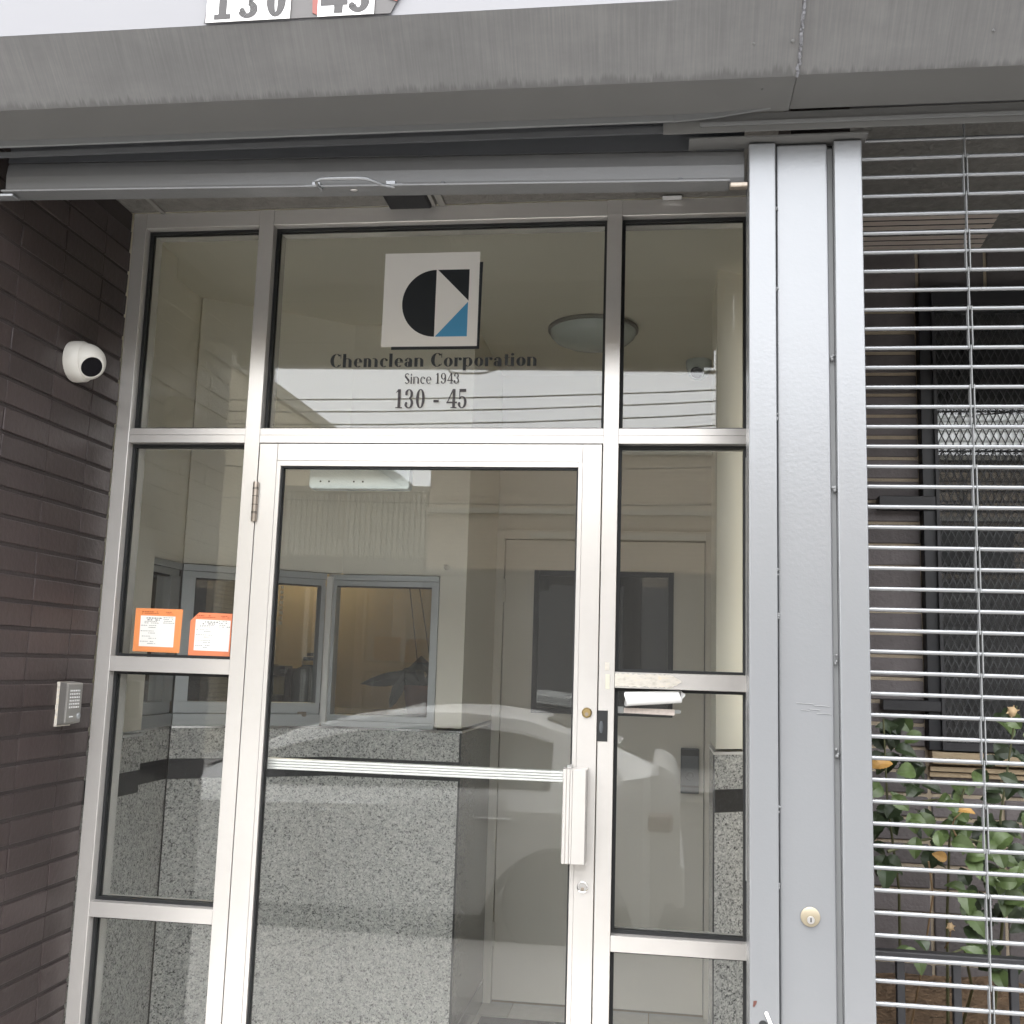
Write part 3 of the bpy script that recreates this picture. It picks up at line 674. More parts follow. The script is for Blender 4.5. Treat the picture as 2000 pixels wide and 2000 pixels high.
m = MB().quad_strip([[(XL+.0072, -.188, 1.320), (XL+.0072, -.119, 1.320), (XL+.036, -.121, 1.327), (XL+.036, -.201, 1.327)], [(XL+.0072, -.188, 1.436), (XL+.0072, -.119, 1.436), (XL+.036, -.121, 1.433), (XL+.036, -.201, 1.433)]])
cv = P('cover', m, 'steel_dark', ic, bevel=.002, seg=2)
fp = P('face_plate', box(XL+.0362, XL+.0375, -.198, -.124, 1.330, 1.430), 'steel_dark', ic, bevel=.0005)
m = MB()
for i in range(6):
    for j in range(6): m.box(XL+.0377, XL+.0383, -.183+j*.0088-.0020, -.183+j*.0088+.0020, 1.4130-i*.0088-.0022, 1.4130-i*.0088+.0022)
P('speaker_slot', m, 'plate_white', fp)
P('call_button', MB().lathe([(.0085, 0), (.0085, .002), (.0070, .003), (0, .003)], (XL+.0377, -.136, 1.345), 'X', 20), 'alu_dull', ic, smooth=True)
P('indicator', box(XL+.0377, XL+.0387, -.182, -.164, 1.3425, 1.3455), 'plate_white', fp)

# ------------------------------------------------------------------ vestibule behind the glass
CZ = 2.935
P0, P1, P2 = (-.771, 1.355), (-1.293, 1.355), (-1.815, .985)
P3 = (-1.82, .578)
struct('vestibule_floor', box(-2.0, .8, .113, 2.3, -.2, -.006), 'mortar')
tl = thing('tiled_floor', 'grey square floor tiles inside the vestibule in front of the tan door', 'tiled floor', (-.3, 1.5, 0))
random.seed(9)
for i in range(8):
    for j in range(7):
        x0, y0 = -1.85+i*.305, .14+j*.305
        P('floor_tile', box(x0+.002, min(x0+.303, .7), y0+.002, min(y0+.303, 2.165), -.0055, random.uniform(-.001, .0)), 'tile_l', tl)
tag(P('floor_mat', box(-.74, .18, 1.25, 1.93, .0005, .008), 'tile_d', bevel=.003), 'dark charcoal mat on the tiled floor before the tan door', 'mat')
struct('vestibule_ceiling', box(-3.6, 1.2, .02, 2.3, CZ, CZ+.12), 'ceil')
def wall_seg(p, q, z0, z1, t, mat, name, parent=None, out=0.0, bevel=0):
    p, q = Vector(p), Vector(q); d = (q-p).normalized(); n = Vector((-d.y, d.x))     # n points away from the room when going p->q with room on the right
    a, b = p-n*out, q-n*out
    return P(name, MB().prism([tuple(a), tuple(b), tuple(q+n*t), tuple(p+n*t)], z0, z1), mat, parent, bevel=bevel)
vw = thing('vestibule_wall', 'cream painted vestibule walls around the service window and door', 'wall', (-.8, 1.4, 0))
P('wall', box(-2.3, -1.73, .114, .575, 1.262, CZ), 'cream', vw)
P('wall', box(-2.3, -1.826, .576, 1.0, 1.87, CZ), 'cream', vw)
wall_seg(P2, P1, 1.87, CZ, .08, 'cream', 'wall', vw)
wall_seg(P1, (-.7712, 1.355), 1.87, CZ, .08, 'cream', 'wall', vw)
P('wall', box(-.880, -.7713, 1.3565, 1.435, 1.262, 1.8695), 'cream', vw)
P('wall', box(-.85, -.771, 1.4355, 2.165, 1.262, CZ), 'cream', vw)
P('wall', box(-.85, .9, 2.17, 2.30, 2.165, CZ), 'tan', vw)
P('wall', box(-.85, -.772, 2.17, 2.30, 0, 2.1645), 'tan', vw); P('wall', box(.250, .9, 2.17, 2.30, 0, 2.1645), 'tan', vw)
P('wall', box(.285, .41, .92, 2.169, 0, CZ), 'tan', vw)
P('pier', MB().prism([(.197, .785), (.40, .93), (.40, 1.15), (.197, 1.15)], 1.262, CZ), 'cream', vw)
P('wall', box(.285, .41, .114, .80, 1.262, CZ), 'cream', vw)
P('leak_blocker', box(-.85, .9, 2.305, 2.36, 0, CZ), 'dark', vw)  # unseen dark box added behind the door to stop light leaking in
# granite dado with black band
gd = thing('granite_dado', 'speckled grey granite panelling with a black band under the service window', 'granite panelling', (-1, 1.355, 0))
def dado(p, q, out=.004, t=.08, mat='granite', band='granite_b'):
    for z0, z1, m_, o in ((.0, .10, band, out+.004), (.102, 1.056, mat, out), (1.0575, 1.1295, band, out), (1.131, 1.243, mat, out)):
        wall_seg(p, q, z0, z1, t, m_, {band: 'black_band', mat: 'granite_panel'}[m_] if z0 > .01 else 'skirting', gd, o)
    wall_seg(p, q, 1.2435, 1.2525, t, 'chrome', 'metal_cap', gd, out+.004)
dado((-1.73, .114), (-1.73, .575), .006, .3)
dado((-1.824, .58), (-1.824, .984))
dado(P2, P1); dado((-1.2925, 1.355), (-.775, 1.355))
for z0, z1, o, nm in ((.0, .10, .006, 'skirting'), (.102, 1.243, .003, 'dark_panel')):
    P(nm, box(-.85, -.7725+o, 1.352, 2.168, z0, z1), 'return_stone', gd)
P('corner_trim', box(-.7745, -.7665, 1.3465, 1.3515, .1, 1.243), 'black', gd)
P('metal_cap', box(-.85, -.766, 1.353, 2.168, 1.2435, 1.2525), 'chrome', gd)
for z0, z1, m_, nm, e in ((.0, .10, 'granite_b', 'skirting', .003), (.102, 1.056, 'granite', 'granite_panel', 0), (1.0575, 1.1295, 'granite_b', 'black_band', 0), (1.131, 1.243, 'granite', 'granite_panel', 0), (1.2435, 1.2525, 'alu_white', 'metal_cap', .0031)):
    P(nm, MB().prism([(.1935-e, .78-e), (.40, .925-e), (.40, 1.15), (.1935-e, 1.15)], z0, z1), m_, gd)
P('corner_trim', box(.1885, .1935, .782, .80, .1, 1.243), 'black', gd)

# service window (three facets)
tw = thing('service_window', 'grey aluminium service window with angled sashes above the granite panelling', 'service window', (-1.1, 1.355, 1.26))
def sash(p, q, z0, z1, w0, w1, top, bot, extra=None):
    p, q = Vector(p), Vector(q); d = (q-p).normalized(); n = Vector((-d.y, d.x)); Lx = (q-p).length
    def bx(a, b, z_0, z_1, o0, o1, mat, nm, par, bev=.0008):
        return P(nm, MB().prism([tuple(p+d*a+n*o0), tuple(p+d*b+n*o0), tuple(p+d*b+n*o1), tuple(p+d*a+n*o1)], z_0, z_1), mat, par, bevel=bev)
    bx(0, Lx, z1-top*.5, z1, -.012, .06, 'alu_dull', 'head_rail', tw); bx(.001, Lx-.001, z1-top, z1-top*.52, -.002, .05, 'alu_dull', 'sash_rail', tw)
    bx(0, Lx, z0, z0+bot*.5, -.014, .06, 'alu_dull', 'sill_rail', tw); bx(.001, Lx-.001, z0+bot*.52, z0+bot, -.003, .05, 'alu_dull', 'sash_rail', tw)
    bx(0, w0, z0+bot, z1-top, -.010, .05, 'alu_dull', 'sash_stile', tw); bx(Lx-w1, Lx, z0+bot, z1-top, -.008, .05, 'alu_dull', 'sash_stile', tw)
    bx(w0, Lx-w1, z0+bot, z1-top, .02, .025, 'glass', 'glass_pane', tw, 0)
    bx(w0, Lx-w1, z1-top-.006, z1-top-.0002, -.001, .019, 'black', 'gasket', tw, 0)
sash((-1.3435, 1.353), (-.881, 1.353), 1.2535, 1.866, .034, .03, .045, .045)
sash(P2, (-1.348, 1.316), 1.2535, 1.866, .05, .02, .05, .09)
sash((-1.824, .60), (-1.824, .975), 1.2535, 1.866, .02, .08, .05, .09)
P('corner_post', box(-1.3475, -1.322, 1.322, 1.349, 1.262, 1.855), 'alu_white', tw, bevel=.002)
P('window_latch', box(-1.43, -1.385, 1.262, 1.275, 1.29, 1.308), 'worn_steel', tw, bevel=.002)

# office behind
struct('office_wall', MB().box(-4.2, -.851, 3.5, 3.6, 0, 2.7).box(-.85, -.78, 2.301, 3.5, 0, 2.7), 'office')
struct('office_ceiling', MB().prism([(-.86, 1.44), (-.86, 3.6), (-4.3, 3.6), (-4.3, .2), (-1.92, .2), (-1.92, 1.0), (-1.32, 1.44)], 2.70, 2.74), 'office')
struct('office_floor', box(-4.3, -.80, .2, 3.6, -.1, -.007), 'tile_d')
struct('office_divider', MB().box(-4.2, -2.31, .2, .3, 0, 2.7).box(-4.3, -4.2, .3, 3.5, 0, 2.7).box(-3.0, -2.6, 3.0, 3.49, 0, 2.69), 'dark')
tag(P('service_desk', MB().prism([(-1.86, 1.10), (-1.31, 1.44), (-.86, 1.44), (-.86, 1.95), (-2.3, 1.95), (-2.3, 1.10)], 1.262, 1.30), 'box', bevel=.004), 'dark desk top behind the service window', 'desk')
lp = thing('office_lamp', 'warm lit ceiling lamp in the office behind the service window', 'lamp', (-2.15, 3.2, 2.53))
P('lamp_shade', MB().lathe([(.02, 0), (.17, -.02), (.19, -.10), (.185, -.10), (.165, -.025), (.02, -.01)], (-2.15, 3.2, 2.60), 'Z', 24), 'shade', lp, smooth=True)
ld = bpy.data.lights.new('lamp_bulb', 'POINT'); ld.energy = 2.2; ld.color = (1, .87, .62); ld.shadow_soft_size = .06
lo = bpy.data.objects.new('lamp_bulb', ld); C.objects.link(lo); lo.parent = lp; lo.location = (0, 0, -.03)
# plant, bottle, organiser on the desk
pt = thing('potted_plant', 'dark leaved potted plant behind the service window', 'potted plant', (-1.0, 1.62, 1.30))
P('pot', MB().lathe([(0, 0), (.055, 0), (.072, .10), (.077, .10), (.077, .12), (.065, .12), (.06, .105), (0, .10)], (-1.0, 1.62, 1.301), 'Z', 24), 'pot', pt, smooth=True)
def bigleaf(pts, w):
    pts = [Vector(p) for p in pts]; m = MB(); N = len(pts); L = []
    for i, p in enumerate(pts):
        t = i/(N-1); ww = w*math.sin(math.pi*min(1, .12+.88*t)**.8)+.002
        d = (pts[min(i+1, N-1)]-pts[max(0, i-1)]).normalized(); s = d.cross(Vector((0, 1, .25))).normalized()
        L.append([p-s*ww+Vector((0, .012, 0)), p+Vector((0, -.004, 0)), p+s*ww+Vector((0, .012, 0)), p+Vector((0, .0, 0))])
    return m.quad_strip(L)
P('leaf', bigleaf([(-1.01, 1.62, 1.42), (-1.07, 1.60, 1.455), (-1.15, 1.59, 1.44), (-1.21, 1.585, 1.428), (-1.255, 1.58, 1.420)], .030), 'leaf_pot', pt, smooth=True)
P('leaf', bigleaf([(-1.01, 1.60, 1.42), (-1.06, 1.57, 1.45), (-1.09, 1.56, 1.40), (-1.11, 1.56, 1.35), (-1.118, 1.56, 1.325)], .026), 'leaf_pot', pt, smooth=True)
P('leaf', bigleaf([(-1.0, 1.62, 1.42), (-1.03, 1.62, 1.49), (-1.0, 1.61, 1.515), (-.965, 1.60, 1.49), (-.945, 1.60, 1.44)], .034), 'leaf_pot', pt, smooth=True)
P('leaf', bigleaf([(-.99, 1.66, 1.42), (-1.04, 1.68, 1.47), (-1.09, 1.70, 1.47), (-1.13, 1.70, 1.45)], .03), 'leaf_pot', pt, smooth=True)
P('leaf', bigleaf([(-.99, 1.66, 1.42), (-.95, 1.66, 1.47), (-.91, 1.68, 1.47), (-.88, 1.68, 1.43)], .03), 'leaf_pot', pt, smooth=True)
tag(P('hanging_cord', MB().tube([(-1.078, 1.65, 1.86), (-1.023, 1.65, 1.50)], .0022, 6), 'box'), 'left one of the two thin cords hanging above the dark plant', 'cord')
tag(P('hanging_cord', MB().tube([(-1.035, 1.65, 1.86), (-.965, 1.65, 1.50)], .0022, 6), 'box'), 'right one of the two thin cords hanging above the dark plant', 'cord')
bt = thing('water_bottle', 'smoky plastic bottle with dark cap and gold band behind the service window', 'bottle', (-1.515, 1.65, 1.30))
P('bottle', MB().lathe([(0, 0), (.062, 0), (.066, .01), (.066, .145), (.055, .17), (.028, .185), (.022, .20), (.022, .225), (0, .226)], (-1.515, 1.65, 1.301), 'Z', 24), 'water', bt, smooth=True)
P('band', MB().lathe([(.0225, 0), (.027, .004), (.027, .018), (.0225, .022)], (-1.515, 1.65, 1.489), 'Z', 20), 'gold', bt, smooth=True)
P('cap', MB().lathe([(0, 0), (.021, 0), (.021, .014), (0, .014)], (-1.502, 1.65, 1.530), 'Z', 20), 'black', bt, smooth=True)
og = thing('desk_organiser', 'dark box organiser with a kraft card beside the bottle', 'organiser', (-1.63, 1.65, 1.30))
P('frame', MB().box(-1.69, -1.665, 1.60, 1.70, 1.301, 1.49).box(-1.60, -1.575, 1.60, 1.70, 1.301, 1.475).box(-1.664, -1.601, 1.60, 1.70, 1.44, 1.485).box(-1.664, -1.601, 1.60, 1.70, 1.301, 1.36), 'box', og, bevel=.003)
P('card', box(-1.663, -1.602, 1.64, 1.645, 1.361, 1.438), 'note', og)
bl = thing('string_of_glints', 'column of pale squares painted as a reflection in the office window at the left', 'bead string', (-1.62, 1.62, 1.84))
for k in range(9): P('glint', box(-1.650, -1.638, 1.62, 1.626, 1.85-k*.0225-.007, 1.85-k*.0225+.007), 'card_white', bl)  # pale squares stand in for the reflection of a lit window

# tan inner door
dd = thing('inner_door', 'tan painted steel door with a dark vision panel at the back of the vestibule', 'door', (-.26, 2.17, 0))
P('door_leaf', box(-.728, .216, 2.150, 2.195, .012, 2.1165), 'tan', dd, bevel=.002)
P('door_frame', MB().box(-.7705, -.7315, 2.135, 2.20, 0, 2.164).box(.2195, .2485, 2.135, 2.20, 0, 2.164).box(-.7313, .2193, 2.135, 2.20, 2.12, 2.164), 'tan', dd, bevel=.0015)
vp = P('vision_frame', MB().box(-.585, -.560, 2.140, 2.149, 1.302, 1.972).box(.048, .073, 2.140, 2.149, 1.302, 1.972).box(-.5598, .0478, 2.140, 2.149, 1.947, 1.972).box(-.5598, .0478, 2.140, 2.149, 1.302, 1.327), 'win_black', dd, bevel=.001)
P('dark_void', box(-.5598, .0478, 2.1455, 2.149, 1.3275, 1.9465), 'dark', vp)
P('glass_pane', box(-.5596, .0476, 2.1418, 2.1445, 1.3276, 1.9464), 'glass', vp)
for z in (1.87, .30):
    P('hinge', MB().lathe([(0, 0), (.008, 0), (.008, .11), (0, .11)], (-.7285, 2.139, z-.055), 'Z', 12), 'tan', dd, smooth=True)
lk = P('rim_lock', box(.112, .194, 2.115, 2.149, .968, 1.168), 'lock', dd, bevel=.003)
P('lock_top', box(.1125, .1935, 2.110, 2.1149, 1.135, 1.163), 'black', lk); P('lock_groove', box(.1125, .1935, 2.1135, 2.1149, .995, 1.004), 'black', lk)
P('cylinder', MB().lathe([(.021, 0), (.021, -.006), (.017, -.008), (.015, -.004), (.007, -.004), (.006, -.009), (0, -.009)], (.152, 2.1148, 1.048), 'Y', 24), 'lock', lk, smooth=True)
tag(P('wall_sensor', MB().lathe([(.011, 0), (.011, -.008), (.007, -.014), (0, -.015)], (-.855, 1.3548, 1.905), 'Y', 16), 'white', smooth=True), 'tiny white round sensor on the cream wall above the service window corner', 'sensor')
# ceiling fittings inside
cl = thing('dome_light', 'unlit frosted round dome light on the vestibule ceiling', 'ceiling light', (-.283, 1.43, CZ))
P('rim', MB().lathe([(.185, 0), (.19, -.004), (.19, -.016), (.178, -.018)], (-.283, 1.43, CZ-.0005), 'Z', 40), 'trimgrey', cl, smooth=True)
P('dome', MB().lathe([(.181, -.012), (.176, -.035), (.155, -.055), (.115, -.072), (.06, -.080), (0, -.082)], (-.283, 1.43, CZ-.003), 'Z', 40), 'dome', cl, smooth=True)
ci = thing('security_camera', 'small grey dome camera under the vestibule ceiling behind the right transom', 'security camera', (.175, 1.93, CZ))
eyeball(ci, (.175, 1.93, CZ-.001), (0, 0, -1), (-.25, -.75, -.6), .052, 'dome')

# ------------------------------------------------------------------ right hand bay: rolling grille
SCALED = True
gr = thing('rolling_grille', 'closed rolling grille of thin grey rods over the planted bay on the right', 'grille', (.9, -.905, 0))
pz = .0381; zr = 2.5000-.0010
rod = None; k = 0
zr0 = 2.4985
while zr0-k*.03745 > .12:
    zz = zr0+2*.03745-k*.03745
    if rod is None:
        rod = P('rod', MB().tube([(.376, -.905, zz), (1.95, -.905, zz)], .0039, 10), 'paint', gr, smooth=True); z00 = zz
    else: copy_part(rod, 'rod', gr, (random.uniform(-.0008, .0008), random.uniform(-.0008, .0008), zz-z00))
    k += 1
random.seed(4)
lp1 = lp2 = None
for x in (.5665, 1.10, 1.63):
    for j in range(0, k-2, 2):
        zt = zr0+2*.03745-j*.03745; zb_ = zt-2*.03745
        dbl = (j//2) % 2
        key = 'd' if dbl else 's'
        m = MB()
        off = (-.0034, .0034) if dbl else (0.0,)
        proto = lp2 if dbl else lp1
        if proto is None:
            for d in off:
                m.box(x+d-.0009, x+d+.0009, -.911, -.899, zb_-.004, zt+.004)
            o = P('link', m, 'paint_dull', gr, bevel=.0004)
            if dbl: lp2 = (o, x, zt)
            else: lp1 = (o, x, zt)
        else: copy_part(proto[0], 'link', gr, (x-proto[1]-.0006*(random.random()), 0, zt-proto[2]))

SCALED = False
# bay shell
struct('bay_ceiling', box(.366, 2.6, -.555, .56, 2.853, 2.95), 'stucco_dark')
struct('bay_end_wall', box(2.4, 2.5, -.6, .55, 0, 2.85), 'mortar_dark')
sv = thing('soffit_vent', 'beige louvred vent strip in the dark stucco soffit behind the grille', 'vent', (.6, .28, 2.85))
for k in range(7):
    y0 = .150+k*.0375
    P('slat', box(.40, .957+.003*k, y0, y0+.0255, 2.8395, 2.8415), 'vent', sv)
P('vent_recess', box(.40, .955, .15, .41, 2.8495, 2.8525), 'dark', sv)
bwall = thing('bay_wall', 'dark brick wall with sandy joints and a meshed window at the back of the bay', 'brick wall', (.9, .45, 0))
P('mortar', MB().box(.366, .790, .456, .55, .5, 2.852).box(.790, 1.62, .456, .55, .5, 1.309).box(1.62, 2.4, .456, .55, .5, 2.852).box(.79, 1.62, .456, .55, 2.70, 2.852), 'mortar', bwall)
pbz, pbx = .0672, .2045; zb0 = .9085; xb0 = .7975
protos = {}
random.seed(12)
kz = -5
while True:
    z0 = zb0+kz*pbz; z1 = z0+pbz
    if z0 > 2.84: break
    z1 = min(z1, 2.8545)
    for kx in range(-3, 5):
        x0, x1 = xb0+kx*pbx, xb0+(kx+1)*pbx
        inwin = 1.25 < z1 < 2.74
        xa, xb_ = max(x0+.005, .372), x1-.005
        if inwin and kx >= 0: continue
        if kx == -1 and inwin: xb_ = .7885
        key = (kx, inwin, z1 > 2.84)
        if key not in protos:
            m = MB(); a, b = random.uniform(-.003, .003), random.uniform(-.003, .003)
            m.quad_strip([[(xa, .45+a, z0+.005), (xb_, .45+b, z0+.005), (xb_, .47, z0+.005), (xa, .47, z0+.005)], [(xa, .45-b, z1-.005), (xb_, .45+a, z1-.005), (xb_, .47, z1-.005), (xa, .47, z1-.005)]])
            protos[key] = (P('brick', m, 'brick_bay', bwall, bevel=.003), z0)
        else: copy_part(protos[key][0], 'brick', bwall, (0, random.uniform(-.003, .003), z0-protos[key][1]))
    kz += 1
P('window_sill', MB().ext_x([(.405, 1.272), (.405, 1.3065), (.46, 1.309), (.46, 1.272)], .797, 1.60), 'sand', bwall, bevel=.002)
P('sill_course', MB().ext_x([(.425, 1.250), (.425, 1.263), (.456, 1.263), (.456, 1.250)], .796, 1.60), 'sand', bwall)
P('sill_course', MB().ext_x([(.436, 1.233), (.436, 1.246), (.456, 1.246), (.456, 1.233)], .796, 1.60), 'sand', bwall)
wn_ = P('window_frame', MB().box(.7905, .835, .415, .50, 1.31, 2.72).box(1.545, 1.60, .415, .50, 1.31, 2.72).box(.8352, 1.545, .415, .50, 2.66, 2.72).box(.8352, 1.545, .415, .50, 1.31, 1.335), 'win_black', bwall, bevel=.002)
P('window_pane', box(.836, 1.544, .462, .468, 1.336, 2.659), 'glass', wn_)
P('dark_backing', MB().box(.78, 1.63, .552, .57, 1.20, 2.80).box(.780, .7898, .47, .551, 1.309, 2.75), 'dark', wn_)  # dark sheet stands in for the unlit room and stops light leaks
P('pale_strip', box(.85, 1.53, .50, .505, 2.235, 2.335), 'plate_white', wn_)  # white strip behind the pane, across the upper part of the window
mesh = MB(); cw, chh = .0215, .048; y = .405
nx, nz = int((1.545-.836)/cw), int((2.66-1.335)/chh)
def strand(a, b, w=.0026):
    a, b = Vector(a), Vector(b); d = (b-a).normalized(); s = Vector((-d.z, 0, d.x))*w*.5; t = Vector((0, .0022, 0))
    mesh.quad_strip([[a-s, a+s, a+s+t, a-s+t], [b-s, b+s, b+s+t, b-s+t]], caps=False)
for i in range(nx):
    for j in range(nz):
        x0, z0 = .836+i*cw, 1.335+j*chh
        xm, zm = x0+cw/2, z0+chh/2
        for q in ((x0, zm), (x0+cw, zm)):
            strand((xm, y, z0), (q[0], y-.003, q[1])); strand((xm, y, z0+chh), (q[0], y-.003, q[1]))
ms = P('mesh_screen', mesh, 'iron', bwall); ms['kind'] = 'stuff'
P('screen_frame', MB().box(.826, .8355, .40, .414, 1.312, 2.70).box(1.546, 1.556, .40, .414, 1.312, 2.70).box(.8357, 1.5458, .40, .414, 1.312, 1.334).box(.8357, 1.5458, .40, .414, 2.66, 2.70), 'iron', bwall)
for z0, z1 in ((2.020, 2.061), (1.421, 1.452)):
    P('bracket', box(.66, .8255, .402, .4435, z0, z1), 'iron', bwall, bevel=.002)

# planter
struct('planter_wall', box(.413, 2.4, -.60, -.54, -.02, .66), 'stucco_dark')
m = MB(); random.seed(2); L = []
for i in range(16):
    yv = -.54+i*.0664; L.append([(.372+j*.085, yv, .655+random.uniform(-.012, .012)+(.02 if i > 12 else 0)) for j in range(25)])
m.quad_strip(L[::-1] if False else L, closed=False, caps=False); m.f = [f[::-1] for f in m.f]
tag(P('planter_soil', m, 'soil', smooth=True), kind='structure')
fe = thing('iron_fence', 'low black iron fence with square bars in front of the planted bay wall', 'fence', (.9, -.5, .64))
for k in range(-1, 14): P('bar', box(.504+k*.111-.008, .504+k*.111+.008, -.508, -.492, .60, .9415), 'iron', fe, bevel=.001)
P('top_rail', box(.376, 2.3, -.515, -.485, .942, .958), 'iron', fe, bevel=.002)
# rose bush
rb = thing('rose_bush', 'green rose bush with a few yellow leaves and withered blooms behind the grille', 'rose bush', (.75, -.2, .65))
def leafmesh(w, ln, fold, curl, seed):
    rnd = random.Random(seed); m = MB(); N = 14; Lf = []; Md = []; Rt = []
    for i in range(N+1):
        t = i/N; ww = w*(math.sin(math.pi*t**.85)**.8 if 0 < t < 1 else 0)
        if 0 < t < 1: ww *= 1+(.08 if i % 2 else -.06)
        zc_ = -curl*(t-.35)**2
        Md.append((0, t*ln, zc_*ln)); Lf.append((-ww, t*ln-.01*ww, zc_*ln+fold*ww)); Rt.append((ww, t*ln-.01*ww, zc_*ln+fold*ww))
    o = 0; m.v = Lf+Md+Rt; n = N+1
    for i in range(N): m.f += [(i, n+i, n+i+1, i+1), (n+i, 2*n+i, 2*n+i+1, n+i+1)]
    return m
LP = []
for mi_, (mt, cnt) in enumerate((('leaf_d', 3), ('leaf_m', 3), ('leaf_l', 2), ('leaf_y', 2))):
    row = []
    for s in range(cnt):
        me_mb = leafmesh(.0165+.003*s, .050+.006*s, .30+.12*s, .5+.3*s, 30+mi_*5+s)
        me = bpy.data.meshes.new('leaf'); me.from_pydata(me_mb.v, [], me_mb.f); me.materials.append(Mt[mt]); row.append(me)
    LP.append(row)
rnd = random.Random(5)
def leaf_at(p, kind, size=1, face=None):
    me = rnd.choice(LP[kind]); o = bpy.data.objects.new('leaf', me); C.objects.link(o); o.parent = rb
    o.location = Vector(p)-BASE[rb.name]
    # blades mostly show their upper side to the street
    tilt = R(rnd.uniform(35, 85)) if face is None else face
    o.rotation_euler = (tilt, rnd.uniform(-.6, .6), rnd.uniform(-1.0, 1.0))
    q = Matrix.Rotation(rnd.uniform(0, 6.28), 4, 'Z')
    o.rotation_euler = (Matrix.Rotation(rnd.uniform(-.7, .7), 4, 'Z') @ Matrix.Rotation(tilt, 4, 'X') @ q).to_euler()
    s = size*rnd.uniform(.8, 1.15); o.scale = (s, s, s)
stems = [((.62, .05, .66), (.60, -.05, 1.0), (.55, -.18, 1.22), (.53, -.25, 1.42)),
         ((.72, .0, .66), (.70, -.1, .95), (.68, -.22, 1.15), (.70, -.28, 1.27)),
         ((.84, .05, .66), (.84, -.08, 1.0), (.80, -.2, 1.2), (.83, -.25, 1.46)),
         ((.53, -.27, 1.12), (.60, -.25, 1.145), (.69, -.24, 1.16), (.74, -.26, 1.15)),
         ((.60, -.15, 1.215), (.66, -.2, 1.235), (.72, -.26, 1.20)),
         ((.75, .0, .66), (.74, -.15, .80), (.69, -.28, .92), (.64, -.30, .905)),
         ((.95, .05, .66), (.93, -.1, 1.0), (.90, -.2, 1.25)),
         ((.84, -.1, 1.05), (.79, -.22, 1.09), (.75, -.27, 1.06))]
for s in stems: P('stem', MB().tube(s, .0042, 6, .002), 'bark', rb, smooth=True)
P('dry_stem', MB().tube([(.618, -.05, .66), (.63, -.15, .85), (.64, -.22, 1.02), (.625, -.25, 1.10)], .0028, 6, .0018), 'bark_dry', rb, smooth=True)
P('dry_stem', MB().tube([(.683, -.27, 1.16), (.668, -.29, 1.185), (.672, -.30, 1.205), (.69, -.30, 1.222)], .0022, 6, .0014), 'bark_dry', rb, smooth=True)
P('dry_stem', MB().tube([(.725, -.27, .885), (.70, -.29, .925), (.692, -.29, .90), (.66, -.3, .89)], .0022, 6, .0014), 'bark_dry', rb, smooth=True)
spots = [  # (x, z, kind, n, spread, y)
    (.52, 1.397, 0, 3, .02, -.15), (.56, 1.395, 0, 2, .02, -.1), (.604, 1.396, 1, 2, .015, -.12), (.54, 1.338, 0, 4, .025, -.12), (.585, 1.33, 0, 2, .02, -.08),
    (.508, 1.301, 3, 1, .01, -.3), (.556, 1.296, 3, 1, .01, -.3), (.59, 1.30, 0, 2, .02, -.1), (.528, 1.253, 1, 2, .012, -.3), (.576, 1.249, 0, 3, .02, -.2),
    (.517, 1.206, 0, 3, .02, -.2), (.586, 1.205, 1, 2, .015, -.27), (.611, 1.21, 1, 1, .01, -.28), (.54, 1.19, 0, 3, .025, -.15), (.597, 1.147, 1, 1, .01, -.25),
    (.65, 1.142, 1, 2, .012, -.3), (.691, 1.158, 2, 2, .01, -.31), (.683, 1.218, 3, 1, .005, -.32), (.664, 1.192, 0, 2, .015, -.2), (.703, 1.198, 1, 2, .012, -.26),
    (.684, 1.251, 1, 2, .015, -.28), (.721, 1.251, 1, 2, .015, -.28), (.66, 1.245, 0, 2, .02, -.2), (.769, 1.247, 0, 3, .025, -.15), (.77, 1.206, 0, 3, .02, -.15),
    (.773, 1.16, 1, 3, .025, -.2), (.813, 1.158, 0, 3, .025, -.2), (.829, 1.399, 1, 2, .012, -.25), (.84, 1.42, 0, 3, .03, -.15), (.80, 1.34, 0, 4, .03, -.1), (.816, 1.295, 0, 3, .02, -.25),
    (.71, 1.116, 1, 2, .012, -.3), (.781, 1.105, 1, 3, .02, -.28), (.771, 1.08, 1, 3, .02, -.28), (.81, 1.095, 1, 3, .02, -.28), (.735, 1.059, 0, 3, .015, -.25),
    (.712, 1.04, 1, 2, .015, -.28), (.709, 1.0, 1, 2, .01, -.3), (.75, 1.01, 0, 3, .02, -.2), (.79, 1.04, 1, 4, .025, -.25), (.818, 1.005, 0, 3, .02, -.2), (.85, 1.06, 0, 5, .04, -.15),
    (.721, .932, 0, 2, .012, -.3), (.595, .896, 1, 2, .01, -.32), (.63, .908, 0, 1, .01, -.3), (.724, .894, 1, 2, .006, -.32), (.788, .906, 0, 3, .02, -.28), (.779, .854, 1, 2, .015, -.3), (.81, .87, 0, 3, .02, -.25),
    (.526, 1.107, 0, 3, .02, -.2), (.664, 1.12, 3, 1, .01, -.2), (.50, 1.13, 0, 2, .02, -.1), (.63, 1.10, 0, 2, .02, -.1), (.86, 1.25, 0, 5, .04, -.1), (.88, .98, 0, 4, .04, -.1), (.60, 1.17, 0, 3, .03, -.05), (.73, 1.14, 0, 3, .02, -.1), (.77, .97, 0, 3, .03, -.1), (.83, 1.20, 1, 3, .03, -.2)]
